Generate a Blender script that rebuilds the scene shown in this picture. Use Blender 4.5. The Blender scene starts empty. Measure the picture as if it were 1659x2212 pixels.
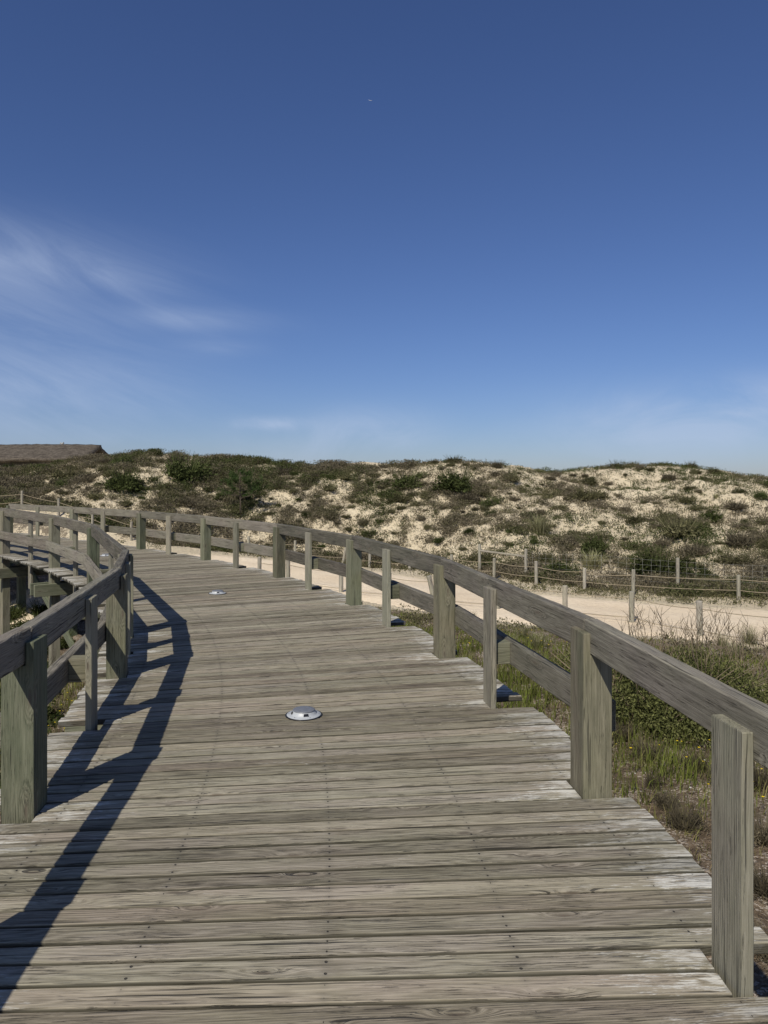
import bpy, bmesh, math, random
import numpy as np
from mathutils import Vector, Matrix
random.seed(7); rng = np.random.default_rng(11)
S = bpy.context.scene; COL = S.collection
H = 1.65; FO = 1597.0; HZ = 1038.0; CX = 829.5
R = math.radians

# ------------------------------------------------------------------ helpers
def link(o, parent=None):
    COL.objects.link(o)
    if parent is not None: o.parent = parent
    return o
def tag(o, label=None, cat=None, group=None, kind=None):
    if label: o['label'] = label
    if cat: o['category'] = cat
    if group: o['group'] = group
    if kind: o['kind'] = kind
    return o
def empty(name, loc=(0,0,0), rz=0):
    o = bpy.data.objects.new(name, None); o.empty_display_size = .1
    o.location = loc; o.rotation_euler = (0,0,rz); return link(o)
def hash2(ix, iy, s):
    h = (ix.astype(np.int64)*374761393 + iy.astype(np.int64)*668265263 + s*982451653) & 0x7fffffff
    h = ((h ^ (h >> 13))*1274126177) & 0x7fffffff
    h = h ^ (h >> 16)
    return (h & 0xffff)/65535.0
def vnoise(x, y, s=0):
    x = np.asarray(x, float); y = np.asarray(y, float)
    ix = np.floor(x); iy = np.floor(y); fx = x-ix; fy = y-iy
    fx = fx*fx*(3-2*fx); fy = fy*fy*(3-2*fy)
    a = hash2(ix,iy,s); b = hash2(ix+1,iy,s); c = hash2(ix,iy+1,s); d = hash2(ix+1,iy+1,s)
    return (a*(1-fx)+b*fx)*(1-fy)+(c*(1-fx)+d*fx)*fy
def fbm(x, y, o=4, s=0):
    v = 0; a = .5; t = 0
    for i in range(o):
        v = v+a*vnoise(x*2**i+i*17.3, y*2**i-i*9.1, s+i); t += a; a *= .5
    return v/t
def sstep(a, b, x):
    t = np.clip((x-a)/(b-a), 0, 1); return t*t*(3-2*t)

class MB:                       # mesh builder for timber; wc = coordinates within the piece of wood
    def __init__(s): s.v=[]; s.f=[]; s.wc=[]; s.rn=[]
    def add(s, vs, fs, wcs, rn):
        b = len(s.v); s.v += vs; s.wc += wcs; s.rn += [rn]*len(vs)
        s.f += [tuple(b+i for i in f) for f in fs]
    def beam(s, p0, p1, w, h, ch=.004, seg=1, up=(0,0,1), wob=0., side=None, rn=None):
        """timber from p0 to p1 (centre line); w across, h along 'up'"""
        p0=Vector(p0); p1=Vector(p1); ax=(p1-p0); L=ax.length; ax.normalize()
        up=Vector(up); sd = Vector(side).normalized() if side is not None else ax.cross(up).normalized()
        upv = sd.cross(ax).normalized()
        pr=[(-w/2+ch,-h/2),(w/2-ch,-h/2),(w/2,-h/2+ch),(w/2,h/2-ch),(w/2-ch,h/2),(-w/2+ch,h/2),(-w/2,h/2-ch),(-w/2,-h/2+ch)]
        off=(random.uniform(0,50),random.uniform(-.06,.06)+7*random.randint(0,9),random.uniform(.02,.12)+7*random.randint(0,9))
        rn = rn or (random.random(),random.random(),random.random())
        vs=[];wcs=[]
        ts=[0]+[ (i+ (random.uniform(-.3,.3) if wob and 0<i<seg else 0))/seg for i in range(1,seg)]+[1]
        ts=[0,min(ch/L,.01)]+ts[1:-1]+[1-min(ch/L,.01),1]
        for k,t in enumerate(ts):
            sc = 1 if 0<k<len(ts)-1 else 1-2*ch/max(w,h)
            j=[random.uniform(-wob,wob) for _ in range(8)]
            for i,(a,b) in enumerate(pr):
                a2=a*sc+j[i]*(1 if a>0 else -1)*.6; b2=b*sc+j[i]
                vs.append(tuple(p0+ax*(L*t)+sd*a2+upv*b2)); wcs.append((off[0]+L*t,off[1]+a,off[2]+b))
        n=len(ts); fs=[]
        for k in range(n-1):
            for i in range(8):
                i2=(i+1)%8; fs.append((k*8+i,k*8+i2,(k+1)*8+i2,(k+1)*8+i))
        fs.append(tuple(range(7,-1,-1))); fs.append(tuple((n-1)*8+i for i in range(8)))
        s.add(vs,fs,wcs,rn)
    def build(s, name, mat, parent=None):
        me=bpy.data.meshes.new(name); me.from_pydata(s.v,[],s.f)
        a=me.attributes.new('wc','FLOAT_VECTOR','POINT'); a.data.foreach_set('vector',np.array(s.wc,'f').ravel())
        a=me.attributes.new('rn','FLOAT_VECTOR','POINT'); a.data.foreach_set('vector',np.array(s.rn,'f').ravel())
        me.materials.append(mat); me.validate(); me.update()
        bm=bmesh.new(); bm.from_mesh(me); bmesh.ops.recalc_face_normals(bm,faces=bm.faces); bm.to_mesh(me); bm.free()
        return link(bpy.data.objects.new(name,me),parent)

def np_mesh(name, V, F, mat, parent=None, cols=None, smooth=False, k=4, link_it=True):
    """V (n,3), F (m,k) arrays"""
    me=bpy.data.meshes.new(name); n=len(V); m=len(F)
    me.vertices.add(n); me.vertices.foreach_set('co',np.ascontiguousarray(V,'f').ravel())
    me.loops.add(m*k); me.loops.foreach_set('vertex_index',np.ascontiguousarray(F,'i').ravel())
    me.polygons.add(m); me.polygons.foreach_set('loop_start',np.arange(0,m*k,k,dtype='i'))
    me.polygons.foreach_set('loop_total',np.full(m,k,'i'))
    if smooth: me.polygons.foreach_set('use_smooth',np.ones(m,bool))
    if cols is not None:
        for nm,arr in cols.items():
            a=me.attributes.new(nm,'FLOAT_VECTOR' if arr.ndim==2 else 'FLOAT','POINT')
            a.data.foreach_set('vector' if arr.ndim==2 else 'value',np.ascontiguousarray(arr,'f').ravel())
    me.materials.append(mat); me.update(calc_edges=True)
    o=bpy.data.objects.new(name,me)
    return link(o,parent) if link_it else o

def tube_verts(pts, rad, sides=6):
    vs=[];fs=[]; n=len(pts); pts=[Vector(p) for p in pts]
    for i,p in enumerate(pts):
        d=(pts[min(i+1,n-1)]-pts[max(i-1,0)]).normalized()
        a=d.cross(Vector((0,0,1)) if abs(d.z)<.9 else Vector((1,0,0))).normalized(); b=d.cross(a)
        r=rad[i] if isinstance(rad,(list,tuple)) else rad
        for k in range(sides):
            t=2*math.pi*k/sides; vs.append(tuple(p+a*(r*math.cos(t))+b*(r*math.sin(t))))
    for i in range(n-1):
        for k in range(sides):
            k2=(k+1)%sides; fs.append((i*sides+k,i*sides+k2,(i+1)*sides+k2,(i+1)*sides+k))
    fs.append(tuple(range(sides-1,-1,-1))); fs.append(tuple((n-1)*sides+k for k in range(sides)))
    return vs,fs
def mesh_obj(name, parts, mat, parent=None, smooth=True):
    V=[];F=[]
    for vs,fs in parts:
        b=len(V); V+=vs; F+=[tuple(b+i for i in f) for f in fs]
    me=bpy.data.meshes.new(name); me.from_pydata(V,[],F); me.materials.append(mat)
    if smooth:
        for p in me.polygons: p.use_smooth = len(p.vertices)<=4
    me.update(); return link(bpy.data.objects.new(name,me),parent)
def lathe(prof, sides=48):
    vs=[];fs=[];n=len(prof)
    for r,z in prof:
        for k in range(sides):
            t=2*math.pi*k/sides; vs.append((r*math.cos(t),r*math.sin(t),z))
    for i in range(n-1):
        for k in range(sides):
            k2=(k+1)%sides; fs.append((i*sides+k,i*sides+k2,(i+1)*sides+k2,(i+1)*sides+k))
    fs.append(tuple((n-1)*sides+k for k in range(sides)))
    return vs,fs

# ------------------------------------------------------------------ materials
class NT:
    def __init__(s,name):
        s.m=bpy.data.materials.new(name); s.m.use_nodes=True; s.t=s.m.node_tree; s.t.nodes.clear()
        s.out=s.n('ShaderNodeOutputMaterial')
    def n(s,ty,**kw):
        o=s.t.nodes.new(ty)
        for k,v in kw.items(): setattr(o,k,v)
        return o
    def l(s,a,b): s.t.links.new(a,b)
    def sock(s,v,inp):
        if v is None: return
        if isinstance(v,bpy.types.NodeSocket): s.l(v,inp)
        else: inp.default_value=v
    def math(s,op,a,b=None,c=None,clamp=False):
        o=s.n('ShaderNodeMath',operation=op,use_clamp=clamp); s.sock(a,o.inputs[0]); s.sock(b,o.inputs[1]); s.sock(c,o.inputs[2]); return o.outputs[0]
    def vmath(s,op,a,b=None):
        o=s.n('ShaderNodeVectorMath',operation=op); s.sock(a,o.inputs[0]); s.sock(b,o.inputs[1]); return o.outputs[0]
    def attr(s,nm,fac=False):
        o=s.n('ShaderNodeAttribute',attribute_name=nm); return o.outputs['Fac' if fac else 'Vector']
    def noise(s,vec,scale,detail=4,rough=.6,dist=0,col=False,dims='3D'):
        o=s.n('ShaderNodeTexNoise',noise_dimensions=dims); s.sock(vec,o.inputs['Vector']); s.sock(scale,o.inputs['Scale'])
        o.inputs['Detail'].default_value=detail; o.inputs['Roughness'].default_value=rough; o.inputs['Distortion'].default_value=dist
        return o.outputs['Color' if col else 'Fac']
    def ramp(s,fac,st,interp='LINEAR'):
        o=s.n('ShaderNodeValToRGB'); s.l(fac,o.inputs[0]); r=o.color_ramp; r.interpolation=interp
        while len(r.elements)<len(st): r.elements.new(.5)
        for e,(p,c) in zip(r.elements,st):
            e.position=p; e.color=(c,c,c,1) if isinstance(c,(int,float)) else (*c,1)
        return o.outputs[0]
    def mix(s,f,a,b,mode='MIX'):
        o=s.n('ShaderNodeMix',data_type='RGBA',blend_type=mode); o.clamp_factor=True
        s.sock(f,o.inputs[0]); s.sock(a if isinstance(a,bpy.types.NodeSocket) else (*a,1),o.inputs[6]); s.sock(b if isinstance(b,bpy.types.NodeSocket) else (*b,1),o.inputs[7]); return o.outputs[2]
    def mapr(s,v,a,b,c=0.,d=1.,sm=False):
        o=s.n('ShaderNodeMapRange',clamp=True,interpolation_type='SMOOTHSTEP' if sm else 'LINEAR'); s.sock(v,o.inputs[0])
        for i,x in enumerate((a,b,c,d)): s.sock(x,o.inputs[1+i])
        return o.outputs[0]
    def sep(s,v):
        o=s.n('ShaderNodeSeparateXYZ'); s.l(v,o.inputs[0]); return o.outputs
    def comb(s,x,y,z):
        o=s.n('ShaderNodeCombineXYZ')
        for i,a in enumerate((x,y,z)): s.sock(a,o.inputs[i])
        return o.outputs[0]
    def bsdf(s,col,rough=.8,spec=.3,height=None,bd=.01,bs=1.,metal=0.):
        o=s.n('ShaderNodeBsdfPrincipled'); s.sock(col if isinstance(col,bpy.types.NodeSocket) else (*col,1),o.inputs['Base Color'])
        s.sock(rough,o.inputs['Roughness']); o.inputs['Specular IOR Level'].default_value=spec; o.inputs['Metallic'].default_value=metal
        if height is not None:
            b=s.n('ShaderNodeBump'); b.inputs['Distance'].default_value=bd; b.inputs['Strength'].default_value=bs; s.l(height,b.inputs['Height']); s.l(b.outputs[0],o.inputs['Normal'])
        s.l(o.outputs[0],s.out.inputs[0]); return o

def wood(name, dark, mid, light, warm, green, green_amt=.3, pale_ends=False, rot=False, screws=False, crack=1.0, knot=1.0):
    n=NT(name); wc=n.attr('wc'); rn=n.attr('rn'); X,Y,Z=n.sep(wc); r1,r2,r3=n.sep(rn)
    # knots: sparse cells on the (along, across) face that bend the grain
    kn=n.n('ShaderNodeTexVoronoi',feature='F1',voronoi_dimensions='2D'); kv=n.comb(n.math('MULTIPLY',X,1.9),n.math('MULTIPLY',n.math('ADD',Y,Z),8.5),0.); n.l(kv,kn.inputs['Vector']); kn.inputs['Scale'].default_value=1.; kn.inputs['Randomness'].default_value=1.
    kd=kn.outputs['Distance']; kr,kg,kb=n.sep(kn.outputs['Color'])
    has=n.mapr(kr,.70,.72)
    kf=n.math('MULTIPLY',n.mapr(kd,.34,.0,0,1,True),has)
    core=n.math('MULTIPLY',n.mapr(kd,.085,.035,0,1),has)
    # growth rings around a pith lying outside the piece
    wv=n.comb(n.math('MULTIPLY',X,.9),n.math('MULTIPLY',Y,5.),n.math('MULTIPLY',Z,5.))
    wob=n.noise(wv,1.,3,.5)
    zz=n.math('ADD',Z,n.math('MULTIPLY',n.math('SUBTRACT',wob,.5),.16))
    yy=n.math('ADD',Y,n.math('MULTIPLY',kf,.035))
    ring=n.math('POWER',n.math('ADD',n.math('POWER',n.math('MODULO',n.math('ADD',yy,700.),7.),2.),n.math('POWER',n.math('MODULO',n.math('ADD',zz,700.),7.),2.)),.5)
    ph=n.math('ADD',n.math('MULTIPLY',ring,620.),n.math('MULTIPLY',kf,4.))
    rings=n.math('MULTIPLY_ADD',n.math('SINE',ph),.5,.5)
    fine=n.noise(n.comb(n.math('MULTIPLY',X,6.),n.math('MULTIPLY',yy,260.),n.math('MULTIPLY',Z,260.)),1.,5,.7)
    fine2=n.noise(n.comb(n.math('MULTIPLY',X,2.2),n.math('MULTIPLY',yy,70.),n.math('MULTIPLY',Z,70.)),1.,4,.65)
    blot=n.noise(n.comb(n.math('MULTIPLY',X,2.5),n.math('MULTIPLY',Y,11.),n.math('MULTIPLY',Z,11.)),1.,5,.6)
    blot2=n.noise(n.comb(n.math('MULTIPLY',X,.8),n.math('MULTIPLY',Y,4.),n.math('ADD',Z,9.)),1.,3,.5)
    g=n.math('ADD',n.math('ADD',n.math('MULTIPLY',rings,.10),n.math('MULTIPLY',fine,.70)),n.math('ADD',n.math('MULTIPLY',fine2,.32),n.math('MULTIPLY',blot,.28)))
    g=n.math('ADD',g,n.math('MULTIPLY',n.math('SUBTRACT',r1,.5),.22))
    col=n.ramp(n.mapr(g,.46,.93),[(0.,dark),(.42,mid),(1.,light)])
    # grey-mauve and olive weathering that drifts along each piece
    mv=n.noise(n.comb(n.math('MULTIPLY',X,1.3),n.math('MULTIPLY',Y,5.),n.math('ADD',n.math('MULTIPLY',Z,3.),r2)),1.2,3,.55)
    col=n.mix(n.mapr(mv,.42,.62),n.mix(1.,col,(1.0,.99,.90),'MULTIPLY'),n.mix(1.,col,(1.01,.965,.935),'MULTIPLY'))
    col=n.mix(n.math('MULTIPLY',n.mapr(n.math('ADD',n.math('MULTIPLY',r2,.7),n.math('MULTIPLY',blot2,.6)),.62,1.05),.55),col,n.mix(1.,col,warm,'MULTIPLY'))
    col=n.mix(n.math('MULTIPLY',n.mapr(n.math('ADD',blot2,n.math('MULTIPLY',r3,.25)),.45,.8),green_amt),col,green)
    # dark drying cracks running along the grain
    cn=n.noise(n.comb(n.math('MULTIPLY',X,1.6),n.math('MULTIPLY',yy,85.),n.math('MULTIPLY',Z,85.)),1.,2,.5,.2)
    gate=n.noise(n.comb(n.math('MULTIPLY',X,1.1),n.math('MULTIPLY',Y,14.),n.math('MULTIPLY',Z,14.)),1.3,2,.5)
    ck=n.math('MULTIPLY',n.mapr(cn,.375,.325),n.mapr(gate,.40,.52))
    sn=n.noise(n.comb(n.math('MULTIPLY',X,9.),n.math('MULTIPLY',yy,190.),n.math('MULTIPLY',Z,190.)),1.,3,.55)
    sg=n.noise(n.comb(n.math('MULTIPLY',X,3.),n.math('MULTIPLY',Y,22.),n.math('MULTIPLY',Z,22.)),1.,3,.6)
    ck=n.math('MAXIMUM',ck,n.math('MULTIPLY',n.mapr(sn,.42,.33),n.mapr(sg,.44,.62,0,.8)))
    ck=n.math('MULTIPLY',ck,crack)
    hgt=n.math('ADD',n.math('MULTIPLY',fine,.5),n.math('MULTIPLY',rings,.25))
    hgt=n.math('ADD',hgt,n.math('MULTIPLY',fine2,.6))
    if pale_ends:
        en=n.attr('en',True)
        flk=n.noise(n.comb(n.math('MULTIPLY',X,14.),n.math('MULTIPLY',Y,120.),n.math('MULTIPLY',Z,20.)),1.,4,.75)
        big=n.noise(n.comb(n.math('MULTIPLY',X,2.),n.math('MULTIPLY',Y,9.),r1),1.,3,.6)
        e=n.math('ADD',n.mapr(en,.75,.0,0.,.36),n.math('MULTIPLY',n.math('SUBTRACT',big,.5),.9))
        pm=n.math('MULTIPLY',n.mapr(n.math('ADD',flk,e),.78,.90),n.mapr(en,.95,.3))
        col=n.mix(n.math('MULTIPLY',pm,n.mapr(r1,0,1,.30,.95)),col,(.54,.53,.485))
        # faint bare streaks anywhere along a few boards
        st=n.math('MULTIPLY',n.mapr(n.math('ADD',flk,n.math('MULTIPLY',big,.8)),1.12,1.22),n.mapr(r3,.75,.8))
        col=n.mix(n.math('MULTIPLY',st,.8),col,(.52,.50,.46))
    if screws:
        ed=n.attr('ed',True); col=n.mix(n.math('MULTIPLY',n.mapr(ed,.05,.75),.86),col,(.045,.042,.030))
    col=n.mix(n.math('MULTIPLY',kf,.22*knot),col,(.20,.17,.13))
    col=n.mix(n.math('MULTIPLY',core,.75*knot),col,(.10,.08,.06))
    col=n.mix(n.math('MULTIPLY',ck,.82),col,(.028,.026,.022))
    hgt=n.math('SUBTRACT',hgt,n.math('MULTIPLY',ck,2.2))
    if screws:
        sx=n.math('ABSOLUTE',n.math('SUBTRACT',n.math('MODULO',n.math('ADD',n.attr('sx',True),20.33),.66),.33))
        sy=n.math('ABSOLUTE',n.math('SUBTRACT',n.math('ABSOLUTE',n.attr('sy',True)),.030))
        dd=n.math('POWER',n.math('ADD',n.math('POWER',n.math('ADD',sx,n.math('MULTIPLY',r2,.006)),2.),n.math('POWER',sy,2.)),.5)
        sm=n.math('MULTIPLY',n.mapr(dd,.0070,.0045),n.mapr(r1,.12,.2))
        col=n.mix(n.math('MULTIPLY',sm,.9),col,(.02,.018,.016)); hgt=n.math('SUBTRACT',hgt,n.math('MULTIPLY',sm,2.))
        halo=n.math('MULTIPLY',n.mapr(dd,.03,.006),.25); col=n.mix(halo,col,(.08,.075,.065))
    n.bsdf(col,.82,.22,hgt,.0035,.9)
    return n.m

M={}
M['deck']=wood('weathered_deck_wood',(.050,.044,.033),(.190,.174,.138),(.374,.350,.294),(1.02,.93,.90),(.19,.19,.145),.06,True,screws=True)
M['rail']=wood('weathered_rail_wood',(.034,.031,.026),(.126,.117,.100),(.28,.264,.230),(1.0,.94,.92),(.11,.125,.09),.14,crack=1.)
M['slim']=wood('weathered_slim_post_wood',(.075,.070,.058),(.205,.193,.163),(.36,.345,.30),(1.0,.92,.88),(.16,.19,.125),.30,crack=.8)
M['post']=wood('weathered_post_wood',(.040,.038,.028),(.146,.139,.106),(.310,.298,.240),(1.04,.94,.84),(.092,.128,.076),.46,crack=.65,knot=1.)
M['under']=wood('underdeck_wood',(.06,.065,.045),(.14,.15,.11),(.22,.23,.18),(1.,.92,.85),(.09,.14,.08),.5)
M['ropepost']=wood('rope_post_wood',(.16,.15,.13),(.30,.285,.25),(.42,.40,.36),(1.,.95,.88),(.25,.26,.2),.2)

def simple(name,col,rough=.8,spec=.3,var=.3,scale=30.,metal=0.):
    n=NT(name); tc=n.n('ShaderNodeTexCoord'); nz=n.noise(tc.outputs['Object'],scale,4,.6)
    c=n.mix(n.mapr(nz,.3,.7),tuple(x*(1-var) for x in col),tuple(min(1,x*(1+var)) for x in col))
    n.bsdf(c,rough,spec,nz,.002,.4,metal); return n.m
M['rope']=simple('twisted_rope',(.30,.25,.175),.9,.1,.25,200.)
M['wire']=simple('galvanised_wire',(.30,.29,.26),.5,.5,.1)
M['black']=simple('black_glass_and_gap',(.012,.012,.014),.25,.5,.1)
M['metal']=simple('white_painted_metal',(.37,.39,.41),.45,.5,.04,60.)
M['steel']=simple('brushed_steel_cap',(.17,.18,.20),.48,.4,.15,40.,.2)
M['stalk']=simple('dry_stalk',(.20,.16,.11),.9,.1,.3,20.)
M['bark']=simple('pine_bark',(.10,.08,.06),.9,.1,.3,20.)

def leafmat(name, cols, rnd=.35, scale=2.2):
    """cols: list of colours mixed by a per-face value; objects vary a little from each other"""
    n=NT(name); oi=n.n('ShaderNodeObjectInfo'); a=n.attr('lv',True)
    geo=n.n('ShaderNodeNewGeometry'); nz=n.noise(geo.outputs['Position'],scale,3,.6)
    f=n.math('ADD',n.math('MULTIPLY',a,.65),n.math('MULTIPLY',n.math('SUBTRACT',nz,.33),.75))
    k=len(cols); c=n.ramp(f,[(i/(k-1),cc) for i,cc in enumerate(cols)])
    br=n.mapr(oi.outputs['Random'],0,1,1-rnd,1+rnd); cm=n.n('ShaderNodeVectorMath',operation='SCALE'); n.l(c,cm.inputs[0]); n.l(br,cm.inputs[3])
    d=n.n('ShaderNodeBsdfDiffuse'); n.l(cm.outputs[0],d.inputs[0]); t=n.n('ShaderNodeBsdfTranslucent'); n.l(cm.outputs[0],t.inputs[0])
    mx=n.n('ShaderNodeMixShader'); mx.inputs[0].default_value=.22; n.l(d.outputs[0],mx.inputs[1]); n.l(t.outputs[0],mx.inputs[2]); n.l(mx.outputs[0],n.out.inputs[0])
    return n.m
M['sh_olive']=leafmat('olive_scrub_leaves',[(.038,.036,.020),(.086,.082,.042),(.128,.122,.064),(.20,.18,.105)])
M['sh_dry']=leafmat('dry_scrub_twigs',[(.048,.042,.030),(.100,.086,.058),(.150,.130,.088),(.23,.20,.14)])
M['sh_dark']=leafmat('dark_green_leaves',[(.022,.027,.011),(.048,.060,.021),(.076,.092,.034),(.12,.13,.058)])
M['sh_grass']=leafmat('pale_marram_blades',[(.10,.10,.05),(.20,.20,.10),(.33,.31,.18),(.42,.38,.24)])
M['bush']=leafmat('bush_leaves',[(.035,.040,.016),(.095,.105,.038),(.150,.160,.060),(.25,.235,.12)],.0,3.)
M['pine']=leafmat('pine_needles',[(.03,.05,.018),(.06,.095,.03),(.10,.135,.05)],.0)
M['flower']=simple('yellow_petals',(.72,.52,.02),.7,.2,.1)
M['whiteflower']=simple('white_seed_heads',(.62,.60,.54),.8,.2,.1)
def grassmat():
    n=NT('grass_blades'); c=n.attr('gc'); d=n.n('ShaderNodeBsdfDiffuse'); t=n.n('ShaderNodeBsdfTranslucent'); n.l(c,d.inputs[0]); n.l(c,t.inputs[0])
    mx=n.n('ShaderNodeMixShader'); mx.inputs[0].default_value=.3; n.l(d.outputs[0],mx.inputs[1]); n.l(t.outputs[0],mx.inputs[2]); n.l(mx.outputs[0],n.out.inputs[0]); return n.m
M['grass']=grassmat()
def groundmat():
    n=NT('dune_ground'); g=n.n('ShaderNodeNewGeometry'); P=g.outputs['Position']
    veg=n.attr('veg',True); soil=n.attr('soil',True)
    a=n.noise(P,.9,5,.6); b=n.noise(P,14.,5,.7); c=n.noise(P,70.,3,.7); d=n.noise(P,3.2,5,.65)
    sand=n.mix(n.mapr(a,.3,.7),(.70,.60,.42),(.84,.735,.53)); sand=n.mix(n.mapr(b,.35,.75),sand,(.52,.43,.31)); sand=n.mix(n.mapr(c,.58,.75,0,.32),sand,(.26,.22,.16))
    lit=n.mix(n.mapr(b,.3,.7),(.13,.105,.075),(.26,.215,.155)); lit=n.mix(n.mapr(c,.5,.7),lit,(.34,.29,.21))
    vm=n.mapr(n.math('ADD',veg,n.math('MULTIPLY',n.math('SUBTRACT',n.math('ADD',n.math('MULTIPLY',d,.5),n.math('MULTIPLY',b,.5)),.5),1.9)),.54,.68)
    col=n.mix(vm,sand,lit)
    # near ground: brown soil full of shell grit
    vo=n.n('ShaderNodeTexVoronoi',feature='F1'); n.l(P,vo.inputs['Vector']); vo.inputs['Scale'].default_value=55.
    gr=n.sep(vo.outputs['Color'])[0]
    so=n.mix(n.mapr(b,.3,.7),(.10,.072,.048),(.23,.175,.12)); so=n.mix(n.mapr(d,.5,.7),so,(.33,.26,.19))
    so=n.mix(n.math('MULTIPLY',n.mapr(gr,.72,.8),n.mapr(d,.38,.60)),so,(.58,.51,.43)); 
    col=n.mix(soil,col,so)
    h=n.math('ADD',n.math('MULTIPLY',b,1.),n.math('ADD',n.math('MULTIPLY',c,.4),n.math('MULTIPLY',d,2.)))
    n.bsdf(col,.95,.1,h,.075,1.); return n.m
M['ground']=groundmat()
def pathmat():
    n=NT('pale_sand_path'); g=n.n('ShaderNodeNewGeometry'); P=g.outputs['Position']
    a=n.noise(P,.7,5,.6); b=n.noise(P,9.,5,.7); c=n.noise(P,60.,3,.7)
    col=n.mix(n.mapr(a,.35,.65),(.66,.545,.395),(.74,.63,.475)); col=n.mix(n.mapr(b,.45,.75,0,.6),col,(.55,.44,.32)); col=n.mix(n.mapr(c,.64,.75,0,.5),col,(.35,.29,.22))
    h=n.math('ADD',b,n.math('MULTIPLY',a,1.5)); n.bsdf(col,.95,.1,h,.05,.9); return n.m
M['path']=pathmat()
def thatch():
    n=NT('thatch'); tc=n.n('ShaderNodeTexCoord'); x,y,z=n.sep(tc.outputs['Object'])
    a=n.noise(n.comb(n.math('MULTIPLY',x,1.2),y,n.math('MULTIPLY',z,6.)),1.6,5,.7); b=n.noise(tc.outputs['Object'],6.,4,.7)
    f=n.math('ADD',n.math('MULTIPLY',a,.6),n.math('MULTIPLY',b,.5)); col=n.ramp(f,[(.38,(.035,.029,.024)),(.52,(.080,.068,.055)),(.72,(.16,.138,.112))])
    n.bsdf(col,.95,.1,f,.1,.8); return n.m
M['thatch']=thatch()
M['wall']=simple('dark_timber_wall',(.06,.055,.05),.8,.2,.3,2.)

# ------------------------------------------------------------------ boardwalk line
meas=[(1.139,2.356),(1.029,3.836),(.799,5.315),(.56,6.862),(.104,8.25),(-.39,9.77),(-1.088,11.1),(-1.80,12.5),(-2.666,13.67),(-3.64,15.34),(-4.76,16.54),(-5.86,17.75),(-7.22,19.1),(-8.62,20.4),(-10.3,22.0),(-11.9,23.4)]
ma=np.array(meas); ss=np.concatenate([[0],np.cumsum(np.hypot(*np.diff(ma,axis=0).T))])
px=np.polyfit(ss,ma[:,0],5); py=np.polyfit(ss,ma[:,1],5)
SE=ss[-1]
def outer(s):
    """inner face line of the outer (right) railing; s = metres along it"""
    sc=min(max(s,0.),SE); x=np.polyval(px,sc); y=np.polyval(py,sc); dx=np.polyval(np.polyder(px),sc); dy=np.polyval(np.polyder(py),sc)
    l=math.hypot(dx,dy); t=(dx/l,dy/l)
    if s<0: t=(-.100,.995)
    x+=t[0]*(s-sc); y+=t[1]*(s-sc)
    return Vector((x,y,0)),Vector((t[0],t[1],0)),Vector((-t[1],t[0],0))   # point, tangent, normal towards the inside of the curve
WID=2.76
def rise(y): return .13*float(np.clip((y-8)/8.5,0,1.3))
def innerp(s):
    p,t,nn=outer(s); return p+nn*WID,t,nn
def s_for_ray(fn,xi,s0,s1):
    k=(xi-CX)/FO; best=None
    for i in range(2001):
        s=s0+(s1-s0)*i/2000; p=fn(s)[0]; e=abs(p.x-k*p.y)
        if best is None or e<best[0]: best=(e,s)
    return best[1]
# main posts (W) by arc length; the slim posts (N) stand half way
Wout=[-2.62,ss[1]+.1-3.0,ss[1]+.1,ss[3]+.1,ss[5]+.1,ss[7]+.1,ss[9]+.1,ss[11]+.1,ss[13]+.1,ss[15]+.1]
Wout[1]=ss[1]+.1-2.935; Wout[0]=Wout[1]-3.0
Win=[]
for xi,a,b in ((288,6,9.5),(215,9,13),(130,12,17),(22,14,22)):
    Win.append(s_for_ray(innerp,xi,a,b)+.1)
s_w1=1.38+.1; s_w3=4.25
def s_near(target):
    return min((( innerp(s)[0]-Vector(target)).length,s) for s in np.linspace(-1,8,1801))[1]
s_w1=s_near((-1.722,3.72,0)); s_w3=s_near((-2.155,6.27,0))
Win=[s_w1-5.9,s_w1-3.05,s_w1,s_w3]+Win+[Win[-1]+3.2,Win[-1]+6.4]
def proj(p): return (CX+FO*p[0]/p[1], HZ+FO*(H-p[2])/p[1])
print('OUT W',[tuple(round(c) for c in proj(outer(s-.1)[0])) for s in Wout if outer(s)[0].y>1])
print('IN W',[tuple(round(c) for c in proj(innerp(s-.1)[0])) for s in Win if innerp(s)[0].y>1],[round(s,2) for s in Win])

# ------------------------------------------------------------------ deck planks
class Deck(MB):
    def __init__(s): super().__init__(); s.en=[]; s.sx=[]; s.sy=[]; s.ed=[]
deck=Deck()
walk=empty('boardwalk',(0,0,0)); tag(walk,'curving boardwalk of weathered grey planks laid crosswise above the dune ground','boardwalk')
posts_o=[]; posts_i=[]          # (s, halfwidth) for notches
def mids(W,fn):
    out=[]
    for a,b in zip(W[:-1],W[1:]):
        out.append((a+b)/2)
    return out
Nout=mids(Wout,outer); Nin=mids(Win,innerp)
allo=[s for s in Wout+Nout]; alli=[s for s in Win+Nin]
def board_z(side,s):
    p=innerp(s)[0] if side else outer(s)[0]
    return (.4*rise(p.y)) if side else 0.
pitch=.127; s=-3.6; TH=.042
keys=[-3.6]+[q-.0985 for q in sorted(allo) if q-.0985>-3.4]; grid=[]
for ka,kb in zip(keys[:-1],keys[1:]):
    nb=max(1,round((kb-ka)/pitch)); grid+=[(kb-ka)/nb]*nb
gi=0
smax=Win[-1]+1
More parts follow.
